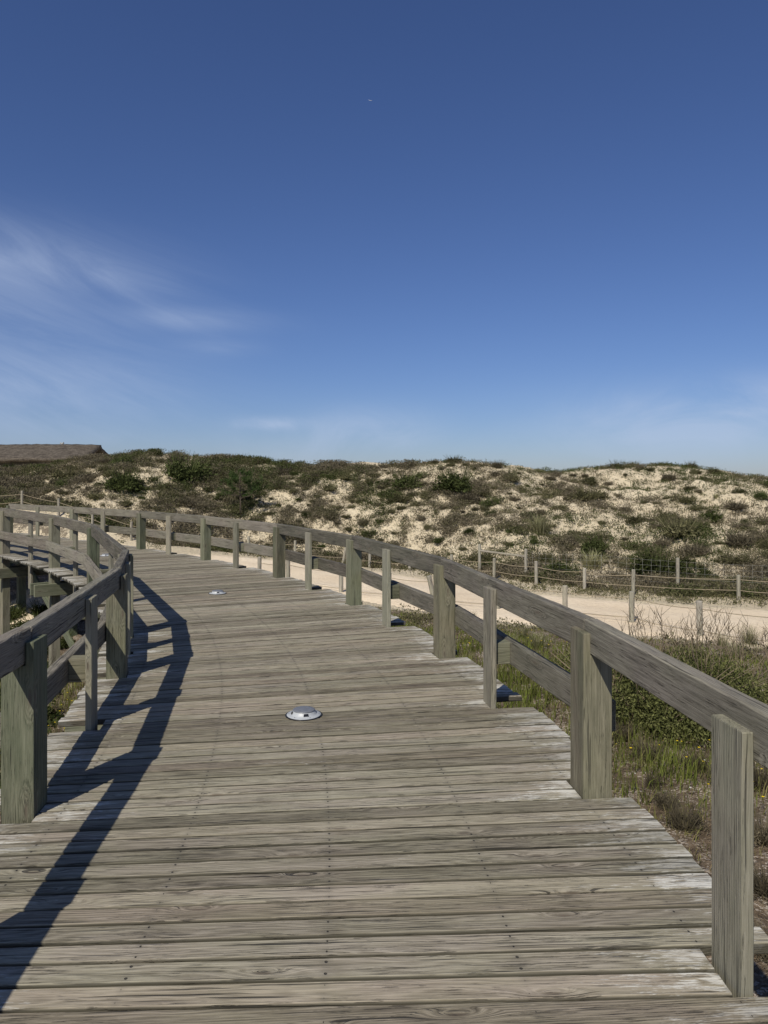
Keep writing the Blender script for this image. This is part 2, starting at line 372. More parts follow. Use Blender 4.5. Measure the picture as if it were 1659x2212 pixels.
while s<smax:
    w=grid[gi] if gi<len(grid) else pitch; gi+=1
    gap=random.uniform(.010,.016); sa=s+gap/2; sb=s+w-gap/2; sm=(sa+sb)/2
    po,t,nn=outer(sm); 
    oo=.265+random.uniform(-.012,.012); oi=.30+random.uniform(-.012,.012)
    if any(abs(sm-q)<.098+.040 for q in allo): oo=-.006
    if any(abs(sm-q)<.098+.020 for q in alli): oi=-.006
    NS=36; skew=random.uniform(-.002,.002); zc=random.uniform(-.0025,.0025); tilt=random.uniform(-.0012,.0012)
    off=(random.uniform(0,80),random.uniform(-.07,.07)+7*random.randint(0,9),random.uniform(.02,.14)+7*random.randint(0,9)); rn=(random.random(),random.random(),random.random())
    pa,_,na=outer(sa); pb,_,nb=outer(sb); L=WID+oo+oi
    ch=.005; vs=[];wcs=[]
    # low-frequency edge waviness
    ph=[random.uniform(0,6.28) for _ in range(4)]
    ck=random.random()
    for k in range(NS+1):
        u=-oo+L*k/NS
        a=pa+na*u; b=pb+nb*u; d=(b-a).normalized(); wv=(math.sin(u*3.1+ph[0])*.0009+math.sin(u*9+ph[1])*.0006); wv2=(math.sin(u*2.7+ph[2])*.0009+math.sin(u*11+ph[3])*.0006)
        jj=.0006
        a=a+d*(wv+random.uniform(-jj,jj)); b=b+d*(wv2+random.uniform(-jj,jj)); wd=(b-a).length
        z=zc+.4*rise(a.y)*max(0,min(1,u/WID))
        za=z-tilt; zb=z+tilt
        e=.0 if 0<k<NS else .0025
        pr=[(ch,-TH),(wd-ch,-TH),(wd,-TH+ch),(wd,-ch-.001-random.uniform(0,.0012)),(wd-ch-random.uniform(0,.0015),-e),(wd*.5,-.0008-e),(ch+random.uniform(0,.0015),-e),(0,-ch-.001-random.uniform(0,.0012)),(0,-TH+ch)]
        for pi_,(q,zz) in enumerate(pr):
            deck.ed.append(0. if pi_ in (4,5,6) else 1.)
            pp=a+d*q; vs.append((pp.x,pp.y,(za+(zb-za)*q/wd)+zz)); wcs.append((off[0]+u,off[1]+q-wd/2,off[2]+zz))
            deck.en.append(min(k/NS*L,(1-k/NS)*L)); deck.sx.append(u-.20); deck.sy.append(q-wd/2)
    fs=[]
    for k in range(NS):
        for i in range(9):
            i2=(i+1)%9; fs.append((k*9+i,k*9+i2,(k+1)*9+i2,(k+1)*9+i))
    fs.append(tuple(range(8,-1,-1))); fs.append(tuple(NS*9+i for i in range(9)))
    deck.add(vs,fs,wcs,rn)
    s+=w*(1. if True else 1)
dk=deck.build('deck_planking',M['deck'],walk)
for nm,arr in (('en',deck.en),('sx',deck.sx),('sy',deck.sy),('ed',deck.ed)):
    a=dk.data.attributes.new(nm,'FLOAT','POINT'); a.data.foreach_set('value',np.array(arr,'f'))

# stringers under the planks, cross beams at the main posts
def strip(fn,off,s0,s1,w,zt,zb,name,mat,parent):
    mb=MB(); n=int((s1-s0)/1.5)
    for i in range(n):
        a,ta,na=fn(s0+(s1-s0)*i/n); b,tb,nb=fn(s0+(s1-s0)*(i+1)/n)
        pa=a+na*off; pb=b+nb*off
        mb.beam(pa+Vector((0,0,(zt+zb)/2)),pb+Vector((0,0,(zt+zb)/2)),w,zt-zb)
    return mb.build(name,mat,parent)
for off in (.32,WID/2,WID-.32): strip(outer,off,-3.5,smax-.3,.07,-.05,-.24,'stringer',M['under'],walk)

def wpost(s,fn,sgn,name,parent,h=.86,zr=0.,zb=-2.6):
    """main post: a heavy timber whose slotted top holds the rail; sgn=+1: outward is -normal"""
    p,t,nn=fn(s); out=-nn*sgn
    prof=[(0,zb),(.155,zb),(.155,h+zr-.004),(.116,h+zr),(.116,.742+zr),(.040,.742+zr),(.040,h+zr),(0,h+zr)]
    hw=.0975; bm=bmesh.new(); a=[];b=[]
    hj=random.uniform(-.006,.006)
    for r,z in prof:
        zz=z+hj if z>zr+.8 else z
        v=p+out*r; a.append(bm.verts.new(v-t*hw+Vector((0,0,zz)))); b.append(bm.verts.new(v+t*hw+Vector((0,0,zz))))
    n=len(prof)
    for i in range(n):
        j=(i+1)%n; bm.faces.new((a[i],a[j],b[j],b[i]))
    bm.faces.new(a[::-1]); bm.faces.new(b)
    bmesh.ops.recalc_face_normals(bm,faces=bm.faces)
    bmesh.ops.bevel(bm,geom=list(bm.edges),offset=.005,segments=2,affect='EDGES',profile=.6)
    me=bpy.data.meshes.new(name); bm.to_mesh(me); bm.free()
    off=(random.uniform(0,50),random.uniform(-.05,.05)+7*random.randint(0,9),random.uniform(0.,.03)+7*random.randint(0,9))
    co=np.array([v.co[:] for v in me.vertices]); rel=co-np.array(p)
    wc=np.stack([off[0]+co[:,2],off[1]+rel@np.array(t),off[2]+.02+rel@np.array(out)],1)
    x=me.attributes.new('wc','FLOAT_VECTOR','POINT'); x.data.foreach_set('vector',wc.astype('f').ravel())
    rn=(random.random(),random.random(),random.random())
    x=me.attributes.new('rn','FLOAT_VECTOR','POINT'); x.data.foreach_set('vector',np.tile(np.array(rn,'f'),(len(co),1)).ravel())
    me.materials.append(M['post']); me.update()
    return link(bpy.data.objects.new(name,me),parent)


def railing(label,W,Nn,fn,sgn,side,low_from):
    root=empty('wooden_railing',tuple(fn(W[2])[0])); tag(root,label,'railing')
    rp=Vector(root.location); name_='IN' if side else 'OUT'
    objs=[]
    def keep(o): objs.append(o); return o
    pts=[]
    for s in W:
        p,t,nn=fn(s); zr=rise(p.y) if side else 0.; pts.append((p,t,-nn*sgn,zr))
        keep(wpost(s,fn,sgn,'main_post',root,zr=zr))
    for i in range(len(W)-1):
        (p0,t0,o0,z0),(p1,t1,o1,z1)=pts[i],pts[i+1]
        r=.078
        a=p0+o0*r+Vector((0,0,.829+z0)); b=p1+o1*r+Vector((0,0,.829+z1)); d=(b-a).normalized()
        jz=Vector((0,0,random.uniform(-.004,.004)))+o0*random.uniform(-.003,.003)
        mb=MB(); mb.beam(a+d*.008+jz,b-d*.008+jz,.073,.17,ch=.007,seg=30,wob=.0012); keep(mb.build('top_rail',M['rail'],root))
        chord=d.copy(); chord.z=0; chord.normalize(); cout=Vector((chord.y,-chord.x,0))*(1 if (Vector((chord.y,-chord.x,0)).dot(o0)>0) else -1)
        # slim post: an upright plank on the walking side of the rail
        m=(a+b)/2; m0=Vector((m.x,m.y,0)); zr=(z0+z1)/2; c=m0-cout*(.0365+.021)
        mb=MB(); mb.beam(c+Vector((0,0,-.55)),c+Vector((0,0,(.838 if (i==1 and not side) else .862)+zr+random.uniform(-.006,.006))),.19,.042,ch=.004,seg=14,wob=.0008,side=chord,up=cout)
        keep(mb.build('slim_post',M['slim'],root)); q_=c-chord*.095-cout*.021
        if q_.y>1: print(name_,'slim',[round(v) for v in proj(q_)])
        if i>=low_from:
            q=.155+.036; a2=p0+o0*q+Vector((0,0,.385+z0*.7)); b2=p1+o1*q+Vector((0,0,.385+z1*.7)); e=(b2-a2).normalized()
            ea=-.01 if i==low_from else -.003
            mb=MB(); mb.beam(a2-e*ea,b2-e*.003,.068,.168,ch=.006,seg=24,wob=.0012); keep(mb.build('lower_rail',M['rail'],root))
            m2=(a2+b2)/2; m2=Vector((m2.x,m2.y,m2.z)); inn=Vector((c.x,c.y,m2.z))+cout*.022; fa=m2-cout*.035
            mb=MB(); mb.beam(inn,fa,.12,.155,ch=.003,up=(0,0,1)); keep(mb.build('spacer_block',M['post'],root))
    for o in objs: o.location=-rp
    return root
ro=railing('right hand timber railing curving along the outer edge of the boardwalk, sand path behind',Wout,Nout,outer,1,0,2)
ri=railing('left timber railing on the inner edge of the boardwalk, casting its shadow over the planks',Win,Nin,innerp,-1,1,2)

# cross beams, bearer posts are the main posts themselves running to the ground
for i,s in enumerate(Win):
    p,t,nn=innerp(s)
    for k in (-1,1):
        a=p+t*(k*.137)+nn*.46+Vector((0,0,-.36)); b=p+t*(k*.137)-nn*(WID+.3)+Vector((0,0,-.36))
        mb=MB(); mb.beam(a,b,.075,.22,ch=.005); mb.build('cross_beam',M['post'] ,walk)
def brace(i,j,za,zb):
    a=innerp(Win[i])[0]+innerp(Win[i])[2]*-.45; b=innerp(Win[j])[0]+innerp(Win[j])[2]*-.45
    mb=MB(); mb.beam(a+Vector((0,0,za)),b+Vector((0,0,zb)),.05,.16,ch=.004); mb.build('diagonal_brace',M['under'],walk)
brace(4,5,-.30,-1.5); brace(7,6,-.35,-1.9); brace(3,2,-.3,-1.6)
# second row of bearers under the middle
for s in Win[2:]:
    p,t,nn=innerp(s); q=p-nn*(WID*.5)
    mb=MB(); mb.beam(q+Vector((0,0,-2.6)),q+Vector((0,0,-.25)),.15,.19,side=t,up=nn); mb.build('bearer_post',M['under'],walk)

# ------------------------------------------------------------------ terrain
def ray(xi,D,z): return ((xi-CX)/FO*D, D, z)
def rayg(xi,yi,z):
    D=(H-z)*FO/(yi-HZ); return ray(xi,D,z)
sky=[(-900,1020),(-300,1019),(0,1017),(60,1014),(100,1005),(140,998),(180,989),(260,985),(330,980),(400,987),(450,995),(520,997),(600,1004),(745,1012),(860,1010),(910,1002),(980,999),(1060,1005),(1140,1022),(1190,1027),(1250,1012),(1330,1013),(1440,1004),(1500,1013),(1560,1022),(1659,1036),(1900,1026),(2500,1020)]
def ridge_R(x): return float(np.interp(x,[-900,0,330,600,900,1140,1190,1300,1659,2500],[39,37,35.5,34.5,33,32,34,36,31.5,29]))
foot=[(-900,26,1.0),(-300,27,.95),(0,27,.80),(47,27,.72),(127,26.4,.48),(200,25.8,.15),(283,25.2,-.25),(363,25.2,-.5),(450,25.6,-.75),(536,26,-.95),(640,25.6,-1.1),(737,25.4,-1.2),(885,23.6,-1.22),(1067,21.6,-1.22),(1159,20.4,-1.2),(1263,19.3,-1.2),(1367,18.8,-1.2),(1480,18.2,-1.2),(1596,17.9,-1.2),(1900,16.5,-1.2),(2600,14,-1.2)]
def footi(x):
    a=np.array(foot); return float(np.interp(x,a[:,0],a[:,1])),float(np.interp(x,a[:,0],a[:,2]))
def skyi(x):
    a=np.array(sky); return float(np.interp(x,a[:,0],a[:,1]))
cp=[]
for x in list(range(-900,0,150))+list(range(0,1700,60))+list(range(1750,2600,150)):
    D0,z0=footi(x); Rr=ridge_R(x); zr=H+(HZ-skyi(x))*Rr/FO
    cp.append(ray(x,D0,z0)); cp.append(ray(x,D0+1.6,z0+.12))
    for f,pw in ((.35,.30),(.7,.72)):
        cp.append(ray(x,D0+(Rr-D0)*f,z0+(zr-z0)*pw))
    cp.append(ray(x,Rr,zr)); cp.append(ray(x,Rr+6,zr-.45)); cp.append(ray(x,Rr+18,zr-1.2)); 
for p in [(-14,-12,-1.5),(14,-12,-1.1),(0,-12,-1.3),(0,-2,-1.25),(-8,-2,-1.5),(8,-2,-1.1),(3,3,-1.05),(7,3,-1.1),(12,3,-1.1),(2.5,7,-1.15),(7,8,-1.2),(14,8,-1.2),(20,6,-1.2),
          (-4,3,-1.5),(-9,5,-1.8),(-16,6,-1.8),(-6,8.5,-2.0),(-11,12,-2.2),(-18,14,-1.9),(-8,13,-2.2),(-3.5,10.5,-1.8),(-1,8,-1.4),(-2,12.,-1.5),(-6.5,17,-1.9),(-10,19,-1.9),(-14,19,-1.9),(-9,21.0,-1.35),(-13,22,-1.2),(-20,22,-1.),(1.5,12,-1.2),(0,16,-1.2),(4,15,-1.2),(9,14,-1.2),(-3.5,19,-1.15),(-6.8,21.5,-1.15),(-9,23,-1.05),(-12,24.,-.95),(-15,24.5,-.8),(-28,10,-.8),(28,8,-1.1)]: cp.append(p)
for a in range(0,360,20):
    rr=120; x=rr*math.sin(R(a)); y=rr*math.cos(R(a)); cp.append((x,y,1.2 if y>0 else -.5))
cp=np.array(cp,float)
def U(r2): return np.where(r2>0,r2*np.log(r2+1e-12)*.5,0)
nC=len(cp); d2=(cp[:,None,0]-cp[None,:,0])**2+(cp[:,None,1]-cp[None,:,1])**2
A=np.zeros((nC+3,nC+3)); A[:nC,:nC]=U(d2)+np.eye(nC)*.15; A[:nC,nC]=1; A[:nC,nC+1:]=cp[:,:2]; A[nC:,:nC]=A[:nC,nC:].T
sol=np.linalg.solve(A,np.concatenate([cp[:,2],np.zeros(3)]))
def tps(x,y):
    x=np.asarray(x,float).ravel(); y=np.asarray(y,float).ravel(); out=np.empty(len(x))
    for i in range(0,len(x),20000):
        xs=x[i:i+20000]; ys=y[i:i+20000]; q=(xs[:,None]-cp[None,:,0])**2+(ys[:,None]-cp[None,:,1])**2
        out[i:i+20000]=U(q)@sol[:nC]+sol[nC]+sol[nC+1]*xs+sol[nC+2]*ys
    return out
# sand path centre line
pathc=[(60,20),(34,12.5),(22,11.9),(14,12.9),(8.0,14.45),(4.4,16.0),(1.3,18.4),(-1.4,21.2),(-4.0,22.7),(-6.6,22.6),(-8.6,21.4),(-9.0,18.5)]
pw=[4.1]*4+[4.1]*3+[4.1,3.8,3.0,2.2,1.6]
def catmull(P,n=10):
    P=[np.array(p,float) for p in P]; out=[]
    for i in range(len(P)-1):
        p0=P[max(i-1,0)];p1=P[i];p2=P[i+1];p3=P[min(i+2,len(P)-1)]
        for k in range(n):
            t=k/n; out.append(.5*((2*p1)+(-p0+p2)*t+(2*p0-5*p1+4*p2-p3)*t*t+(-p0+3*p1-3*p2+p3)*t**3))
    out.append(P[-1]); return np.array(out)
pc=catmull([(a,b,w) for (a,b),w in zip(pathc,pw)],12)
def dpath(x,y):
    """signed: distance to path centre minus half width"""
    x=np.asarray(x,float).ravel(); y=np.asarray(y,float).ravel(); out=np.full(len(x),1e9)
    near=(x>-34)&(x<62)&(y>4)&(y<40); idx=np.where(near)[0]
    for i in range(0,len(idx),20000):
        j=idx[i:i+20000]; q=np.hypot(x[j][:,None]-pc[None,:,0],y[j][:,None]-pc[None,:,1])-pc[None,:,2]/2; out[j]=q.min(1)
    return out
# deck footprint distance
dl=np.array([tuple((outer(s)[0]+outer(s)[2]*WID/2).xy) for s in np.arange(-4,smax+1,.4)])
def ddeck(x,y):
    x=np.asarray(x,float).ravel(); y=np.asarray(y,float).ravel(); out=np.full(len(x),1e9)
    idx=np.where((np.abs(x)<34)&(y>-12)&(y<36))[0]
    for i in range(0,len(idx),20000):
        j=idx[i:i+20000]; out[j]=np.hypot(x[j][:,None]-dl[None,:,0],y[j][:,None]-dl[None,:,1]).min(1)
    return out
def zground(x,y):
    x=np.asarray(x,float).ravel(); y=np.asarray(y,float).ravel()
    xc=np.clip(x,-115,115); yc=np.clip(y,-100,115)
    z=tps(xc,yc)
    dp=dpath(x,y); k=sstep(.0,2.5,dp); far=sstep(20,29,y)
    nz=(fbm(x*.28,y*.28,4,3)-.5)*1.1*far+(fbm(x*.9,y*.9,4,9)-.5)*(.10+.38*far)+(fbm(x*3.1,y*3.1,3,5)-.5)*(.06+.20*far)
    rr=np.hypot(x,y); D=np.maximum(y,1); xi=CX+FO*x/D
    a=np.array([(q,ridge_R(q)) for q in range(-900,2501,50)]); rid=np.interp(xi,a[:,0],a[:,1])
    damp=1-.82*np.exp(-((y-rid)/2.6)**2)*(y>20)
    z=z+nz*k*np.where(y>20,damp,1)
    z=np.where(rr>80,z*1+(fbm(x*.02,y*.02,3,8)-.5)*3*sstep(80,200,rr),z)
    dd=ddeck(x,y); z=np.where(dd<2.2,np.minimum(z,-.45-.0*dd),z); 
    lim=-.45+(np.clip(dd-1.9,0,3))*.6; z=np.where((dd<4),np.minimum(z,lim),z)
    return z
def axis(lo,hi,core_lo,core_hi,st,g=1.16):
    a=list(np.arange(core_lo,core_hi+1e-6,st)); s_=st; v=core_hi
    while v<hi: s_*=g; v+=s_; a.append(v)
    s_=st; v=core_lo; pre=[]
    while v>lo: s_*=g; v-=s_; pre.append(v)
    return np.array(pre[::-1]+a)
gx=axis(-2500,2500,-30,30,.16); gy=axis(-1500,3000,-3,56,.17)
GX,GY=np.meshgrid(gx,gy); gz=zground(GX,GY)
# vegetation cover map over the dune, by azimuth and position between foot and ridge
cov=np.array([[.8,.5,.5,.75,.66,.58,.54,.5,.54,.60,.68,.74],[.9,.72,.5,.85,.66,.55,.50,.47,.50,.54,.62,.62],[.95,.85,.6,.92,.78,.58,.54,.50,.46,.50,.48,.42],[.95,.72,.55,.92,.88,.72,.62,.50,.42,.46,.36,.30],[.85,.6,.55,.8,.76,.76,.70,.42,.62,.55,.48,.4]])
fa=np.array(foot); 
def dune_uv(x,y):
    D=np.maximum(y,1); xi=CX+FO*x/D
    f=np.interp(xi,fa[:,0],fa[:,1]); rr=np.interp(xi,[-900,0,330,600,900,1140,1190,1300,1659,2500],[39,37,35.5,34.5,33,32,34,36,31.5,29])
    return xi,(D-f)/(rr-f)
SANDY=[(1000,1215,60,10),(1260,1232,60,12),(1560,1240,50,10),(900,1190,50,12),(1080,1175,30,18),(1480,1185,24,14),(1620,1100,40,30),(1240,1014,50,9),(1440,1011,70,10),(1590,1032,70,14),(990,1008,60,9),(1340,1060,70,18),(1120,1060,30,16),(700,1150,40,18),(1530,1085,60,20),(98,1004,20,9),(216,1025,26,14),(338,1031,56,17),(350,997,18,14),(421,991,22,9),(212,1082,85,13),(401,1100,34,9),(580,1088,22,20),(605,1083,50,15),(730,1075,30,26),(770,1112,26,22),(832,1026,28,12),(945,1020,60,16),(1050,1022,55,22),(905,1110,35,16),(880,1150,40,14),(1240,1030,70,18),(1420,1040,90,22),(1600,1060,60,34),(1560,1160,36,34),(1330,1150,40,18),(1130,1095,40,16),(1300,1245,16,22),(1450,1215,34,10),(1180,1190,30,12),(1000,1180,40,12)]
THICK=[(180,1150,160,22),(180,1135,160,16),(400,1030,70,16),(470,1030,70,30),(300,1055,60,18),(520,1080,60,20),(265,1000,22,14),(900,1052,50,18),(990,1058,60,22),(1180,1060,50,20),(1280,1078,50,18),(1490,1150,70,26),(1420,1230,60,20),(1200,1240,60,16),(1250,1180,60,20),(870,1210,120,14),(640,1150,70,22)]
def cover(x,y,z=None):
    x=np.asarray(x,float).ravel(); y=np.asarray(y,float).ravel(); xi,v=dune_uv(x,y)
    if z is None: z=zat(x,y)
    yi=HZ+FO*(H-z)/np.maximum(y,1); adj=0
    for (a,b,wx,wy) in SANDY: adj=adj-.62*np.exp(-(((xi-a)/wx)**2+((yi-b)/wy)**2))
    for (a,b,wx,wy) in THICK: adj=adj+.30*np.exp(-(((xi-a)/wx)**2+((yi-b)/wy)**2))
    u=np.clip(xi/1659*11,0,10.999); w=np.clip(v*4,0,3.999); iu=u.astype(int); iw=w.astype(int); fu=u-iu; fw=w-iw
    c=(cov[iw,iu]*(1-fu)+cov[iw,iu+1]*fu)*(1-fw)+(cov[iw+1,iu]*(1-fu)+cov[iw+1,iu+1]*fu)*fw
    return np.clip(c*np.interp(xi,[0,600,800],[.74,.78,.86])+adj,.02,1.1)
xf=GX.ravel(); yf=GY.ravel(); _,vv=dune_uv(xf,yf)
dp=dpath(xf,yf)
veg=np.where(vv>-.20,cover(xf,yf,gz)*1.0-.22+(fbm(xf*.8,yf*.6,3,21)-.5)*.4+(fbm(xf*2.6,yf*1.9,3,31)-.5)*.9,.8)
veg=np.clip(veg,0,1); veg=np.where(dp<.25,0.,veg)
soil=np.where((vv<0)&(dp>.0),sstep(.05,.8,dp)*(1-sstep(-.24,-.15,vv)),0.)*np.where(np.hypot(xf,yf)>90,0,1)
ny,nx=GX.shape; idx=np.arange(nx*ny).reshape(ny,nx)
F=np.stack([idx[:-1,:-1].ravel(),idx[:-1,1:].ravel(),idx[1:,1:].ravel(),idx[1:,:-1].ravel()],1)
# carve just under the path so the sheet of sand lies on top
gz2=np.where(dp<-.12,gz-.05,gz)
g=np_mesh('ground',np.stack([xf,yf,gz2],1),F,M['ground'],cols={'veg':veg,'soil':soil},smooth=True); tag(g,kind='structure')
def zat(x,y):
    """terrain height by bilinear lookup"""
    x=np.asarray(x,float); y=np.asarray(y,float); G=gz.reshape(ny,nx)
    i=np.clip(np.searchsorted(gx,x)-1,0,nx-2); j=np.clip(np.searchsorted(gy,y)-1,0,ny-2)
    fx=(x-gx[i])/(gx[i+1]-gx[i]); fy=(y-gy[j])/(gy[j+1]-gy[j])
    return (G[j,i]*(1-fx)+G[j,i+1]*fx)*(1-fy)+(G[j+1,i]*(1-fx)+G[j+1,i+1]*fx)*fy
def hit(xi,yi,d0=3.,d1=60.):
    D=np.linspace(d0,d1,3000); X=(xi-CX)/FO*D; Z=H-(yi-HZ)/FO*D; g_=zat(X,D); k=np.where(g_>=Z)[0]
    k=k[0] if len(k) else len(D)-1
    return float(X[k]),float(D[k]),float(g_[k])
# path
rows=[]; PN=len(pc); K=14
tan=np.gradient(pc[:,:2],axis=0); tan/=np.linalg.norm(tan,axis=1)[:,None]; nrm=np.stack([-tan[:,1],tan[:,0]],1)
fine=catmull([tuple(p) for p in pc],6); tan=np.gradient(fine[:,:2],axis=0); tan/=np.linalg.norm(tan,axis=1)[:,None]; nrm=np.stack([-tan[:,1],tan[:,0]],1)
V=[]
for i,(x,y,w) in enumerate(fine):
    for k in range(K+1):
        f=k/K*2-1; hw=w/2+.10*(float(fbm(np.array([i*.11]),np.array([3. if f>0 else 9.]),3,2)[0])-.5)*2
        V.append((x+nrm[i,0]*f*hw,y+nrm[i,1]*f*hw))
V=np.array(V); Z=zground(V[:,0],V[:,1])
ff=np.tile(np.linspace(-1,1,K+1),len(fine)); edge=np.where(np.abs(ff)>.98,-.05,.008-0.0*ff)
rut=-.025*np.exp(-((np.abs(ff)-.45)/.16)**2)+ (fbm(V[:,0]*1.3,V[:,1]*1.3,3,4)-.5)*.03
rut=np.maximum(rut,-.03)
Z=Z+edge+rut+.01
idp=np.arange(len(V)).reshape(-1,K+1); F=np.stack([idp[:-1,:-1].ravel(),idp[:-1,1:].ravel(),idp[1:,1:].ravel(),idp[1:,:-1].ravel()],1)
po=np_mesh('path',np.column_stack([V,Z]),F,M['path'],smooth=True); tag(po,kind='structure')

# ------------------------------------------------------------------ vegetation builders
def leaf_quads(C,size,elong=1.8,upbias=0.,rs=None):
    """random little leaf quads at centres C"""
    rs=rs or rng; n=len(C); a=rs.normal(size=(n,3)); a[:,2]+=upbias; a/=np.linalg.norm(a,axis=1)[:,None]
    b=rs.normal(size=(n,3)); b-=a*(a*b).sum(1)[:,None]; b/=np.linalg.norm(b,axis=1)[:,None]
    s=(size*rs.uniform(.6,1.4,n))[:,None] if np.isscalar(size) else (size*rs.uniform(.6,1.4,n))[:,None]
    V=np.stack([C-b*s*.28,C+a*s*elong*.5-b*s*.5*.0+b*s*.5,C+a*s*elong,C+a*s*elong*.5-b*s*.5],1).reshape(-1,3)
    F=np.arange(n*4).reshape(n,4); lv=np.repeat(rs.random(n),4); return V,F,lv
def blob_points(n,lobes,rs,shell=.55):
    L=np.array(lobes); w=(L[:,3]*L[:,4]*L[:,5])**.67; k=rs.choice(len(L),n,p=w/w.sum())
    d=rs.normal(size=(n,3)); d/=np.linalg.norm(d,axis=1)[:,None]; d[:,2]=np.abs(d[:,2])*1.0
    r=rs.uniform(0,1,n)**shell; return L[k,:3]+d*L[k,3:]*r[:,None]
def shrub_proto(name,mat,n,leaf,seed,flat=.55,upb=.6,lobn=9,elong=2.2,twigs=14):
    rs=np.random.default_rng(seed); lobes=[]
    for i in range(lobn):
        a=rs.uniform(0,6.28); r=rs.uniform(0,.34)**1; q=rs.uniform(.14,.27); lobes.append((r*math.cos(a),r*math.sin(a),rs.uniform(-.04,.08),q,q,q*flat*rs.uniform(1.2,2.3)))
    C=blob_points(n,lobes,rs,.5); V,F,lv=leaf_quads(C,leaf,elong,upb,rs)
    # thin twigs as slim quads sticking out
    m=twigs*10; a=rs.uniform(0,6.28,m); base=np.stack([np.cos(a)*.1,np.sin(a)*.1,np.zeros(m)],1); tip=np.stack([np.cos(a)*rs.uniform(.1,.5,m),np.sin(a)*rs.uniform(.1,.5,m),rs.uniform(.15,.62*(flat+.25),m)],1)
    sd=np.cross(tip-base,rs.normal(size=(m,3))); sd/=np.linalg.norm(sd,axis=1)[:,None]; sd*=.006
    V2=np.stack([base-sd,base+sd,tip+sd*.4,tip-sd*.4],1).reshape(-1,3); F2=np.arange(m*4).reshape(m,4)+len(V)
    V=np.concatenate([V,V2]); F=np.concatenate([F,F2]); lv=np.concatenate([lv,np.repeat(rs.uniform(.3,1,m),4)])
    return np_mesh(name,V,F,mat,cols={'lv':lv},link_it=False).data
def blades(base,h,w,lean,rs,az=None):
    """grass blades: n bases (n,3), heights h, widths w, lean (n) -> 5 verts, quad+tri stored as quads (tip doubled)"""
    n=len(base); az=rs.uniform(0,6.28,n) if az is None else az; d=np.stack([np.cos(az),np.sin(az),np.zeros(n)],1); sd=np.stack([-np.sin(az+rs.normal(0,.5,n)),np.cos(az),np.zeros(n)],1)*w[:,None]*.5
    m=base+d*(lean*h*.35)[:,None]+np.array([0,0,1])*(h*.55)[:,None]; t=base+d*(lean*h)[:,None]+np.array([0,0,1])*(h*(1-.35*np.clip(lean,0,1)))[:,None]
    V=np.stack([base-sd,base+sd,m+sd*.75,m-sd*.75,t+sd*.12,t-sd*.12],1).reshape(-1,3)
    o=np.arange(n)[:,None]*6; F=np.concatenate([o+np.array([[0,1,2,3]]),o+np.array([[3,2,4,5]])],1).reshape(-1,4)
    return V,F
def grass_proto(name,mat,n,seed,h=.55,spread=.18,lean=.7,w=.012):
    rs=np.random.default_rng(seed); r=spread*rs.random(n)**.7; a=rs.uniform(0,6.28,n); base=np.stack([r*np.cos(a),r*np.sin(a),np.full(n,-.03)],1)
    V,F=blades(base,h*rs.uniform(.5,1.15,n),np.full(n,w),np.abs(rs.normal(.25,lean*.5,n))+r,rs,az=a+rs.normal(0,.5,n)); lv=np.repeat(rs.random(n),6)
    return np_mesh(name,V,F,mat,cols={'lv':lv},link_it=False).data
P_ol=[shrub_proto('dune_shrub',M['sh_olive'],1500,.030,100+i,.6) for i in range(4)]
P_dr=[shrub_proto('dry_shrub',M['sh_dry'],1200,.026,200+i,.6,1.2,9,3.2,26) for i in range(4)]
P_dk=[shrub_proto('green_shrub',M['sh_dark'],1900,.030,300+i,.75) for i in range(3)]
P_gr=[grass_proto('grass_clump',M['sh_grass'],260,400+i) for i in range(3)]
def put(name,me,x,y,sc,zs=1.,label=None,cat=None,group=None,dz=0.):
    o=bpy.data.objects.new(name,me); link(o); o.location=(x,y,float(zat(x,y))-.02*sc+dz); o.scale=(sc,sc*random.uniform(.85,1.15),sc*zs); o.rotation_euler=(0,0,random.uniform(0,6.28))
    tag(o,label,cat,group); return o
# dune shrubs (individual)
cand=[]; tries=0
occ=[]
special=[(1537,1123,'dark',1.25,'dark green rounded bush standing alone high on the right of the dune','bush'),
 (1165,1140,'grass',1.5,'tall clump of pale green dune grass among shrubs below the middle of the dune','grass clump'),
 (985,1053,'dark',2.2,'widest dark green bush below the bare sand crest in the middle of the dune','bush'),
 (880,1047,'dark',1.6,'dark green bush left of the bare sand crest on the dune','bush'),
 (1205,1240,'dark',1.5,'green bush just behind the rope posts at the foot of the dune','bush'),
 (1420,1240,'dark',1.9,'broad green bush behind the wire mesh fence at the dune foot','bush'),
 (1468,1150,'olive',1.9,'large olive bush directly below the round dark green bush on the right','bush'),
 (1270,1075,'olive',1.8,'large olive brown bush high on the right dune face','bush'),
 (1285,1190,'dark',1.5,'dark green shrub half way up the dune above the wire fence','bush'),
 (1015,1146,'dark',.62,'small round bright green shrub on bare sand mid dune','bush'),
 (265,1000,'dark',1.3,'green bush beside a bare sand patch below the left crest','bush'),
 (400,1030,'dark',2.6,'spreading dark green bush below the highest crest on the left','bush'),
 (265,1050,'dark',2.0,'green bush above the rope fence on the left dune','bush'),
 (338,978,'dark',.8,'small green bush on the highest crest at left','bush')]
for xi,yi,kd,sc,lb,ct in special:
    x,y,z=hit(xi,yi+6 if kd!='grass' else yi+12,14); me={'dark':P_dk,'olive':P_ol,'grass':P_gr}[kd][0 if kd!='dark' else random.randint(0,2)]
    nm={'dark':'green_bush','olive':'olive_bush','grass':'grass_clump'}[kd]
    put(nm,me,x,y,sc,.8 if kd!='grass' else 1.0,lb,ct); occ.append((x,y,sc*.4))
cnt={'o':0,'d':0,'k':0,'g':0}; total=0
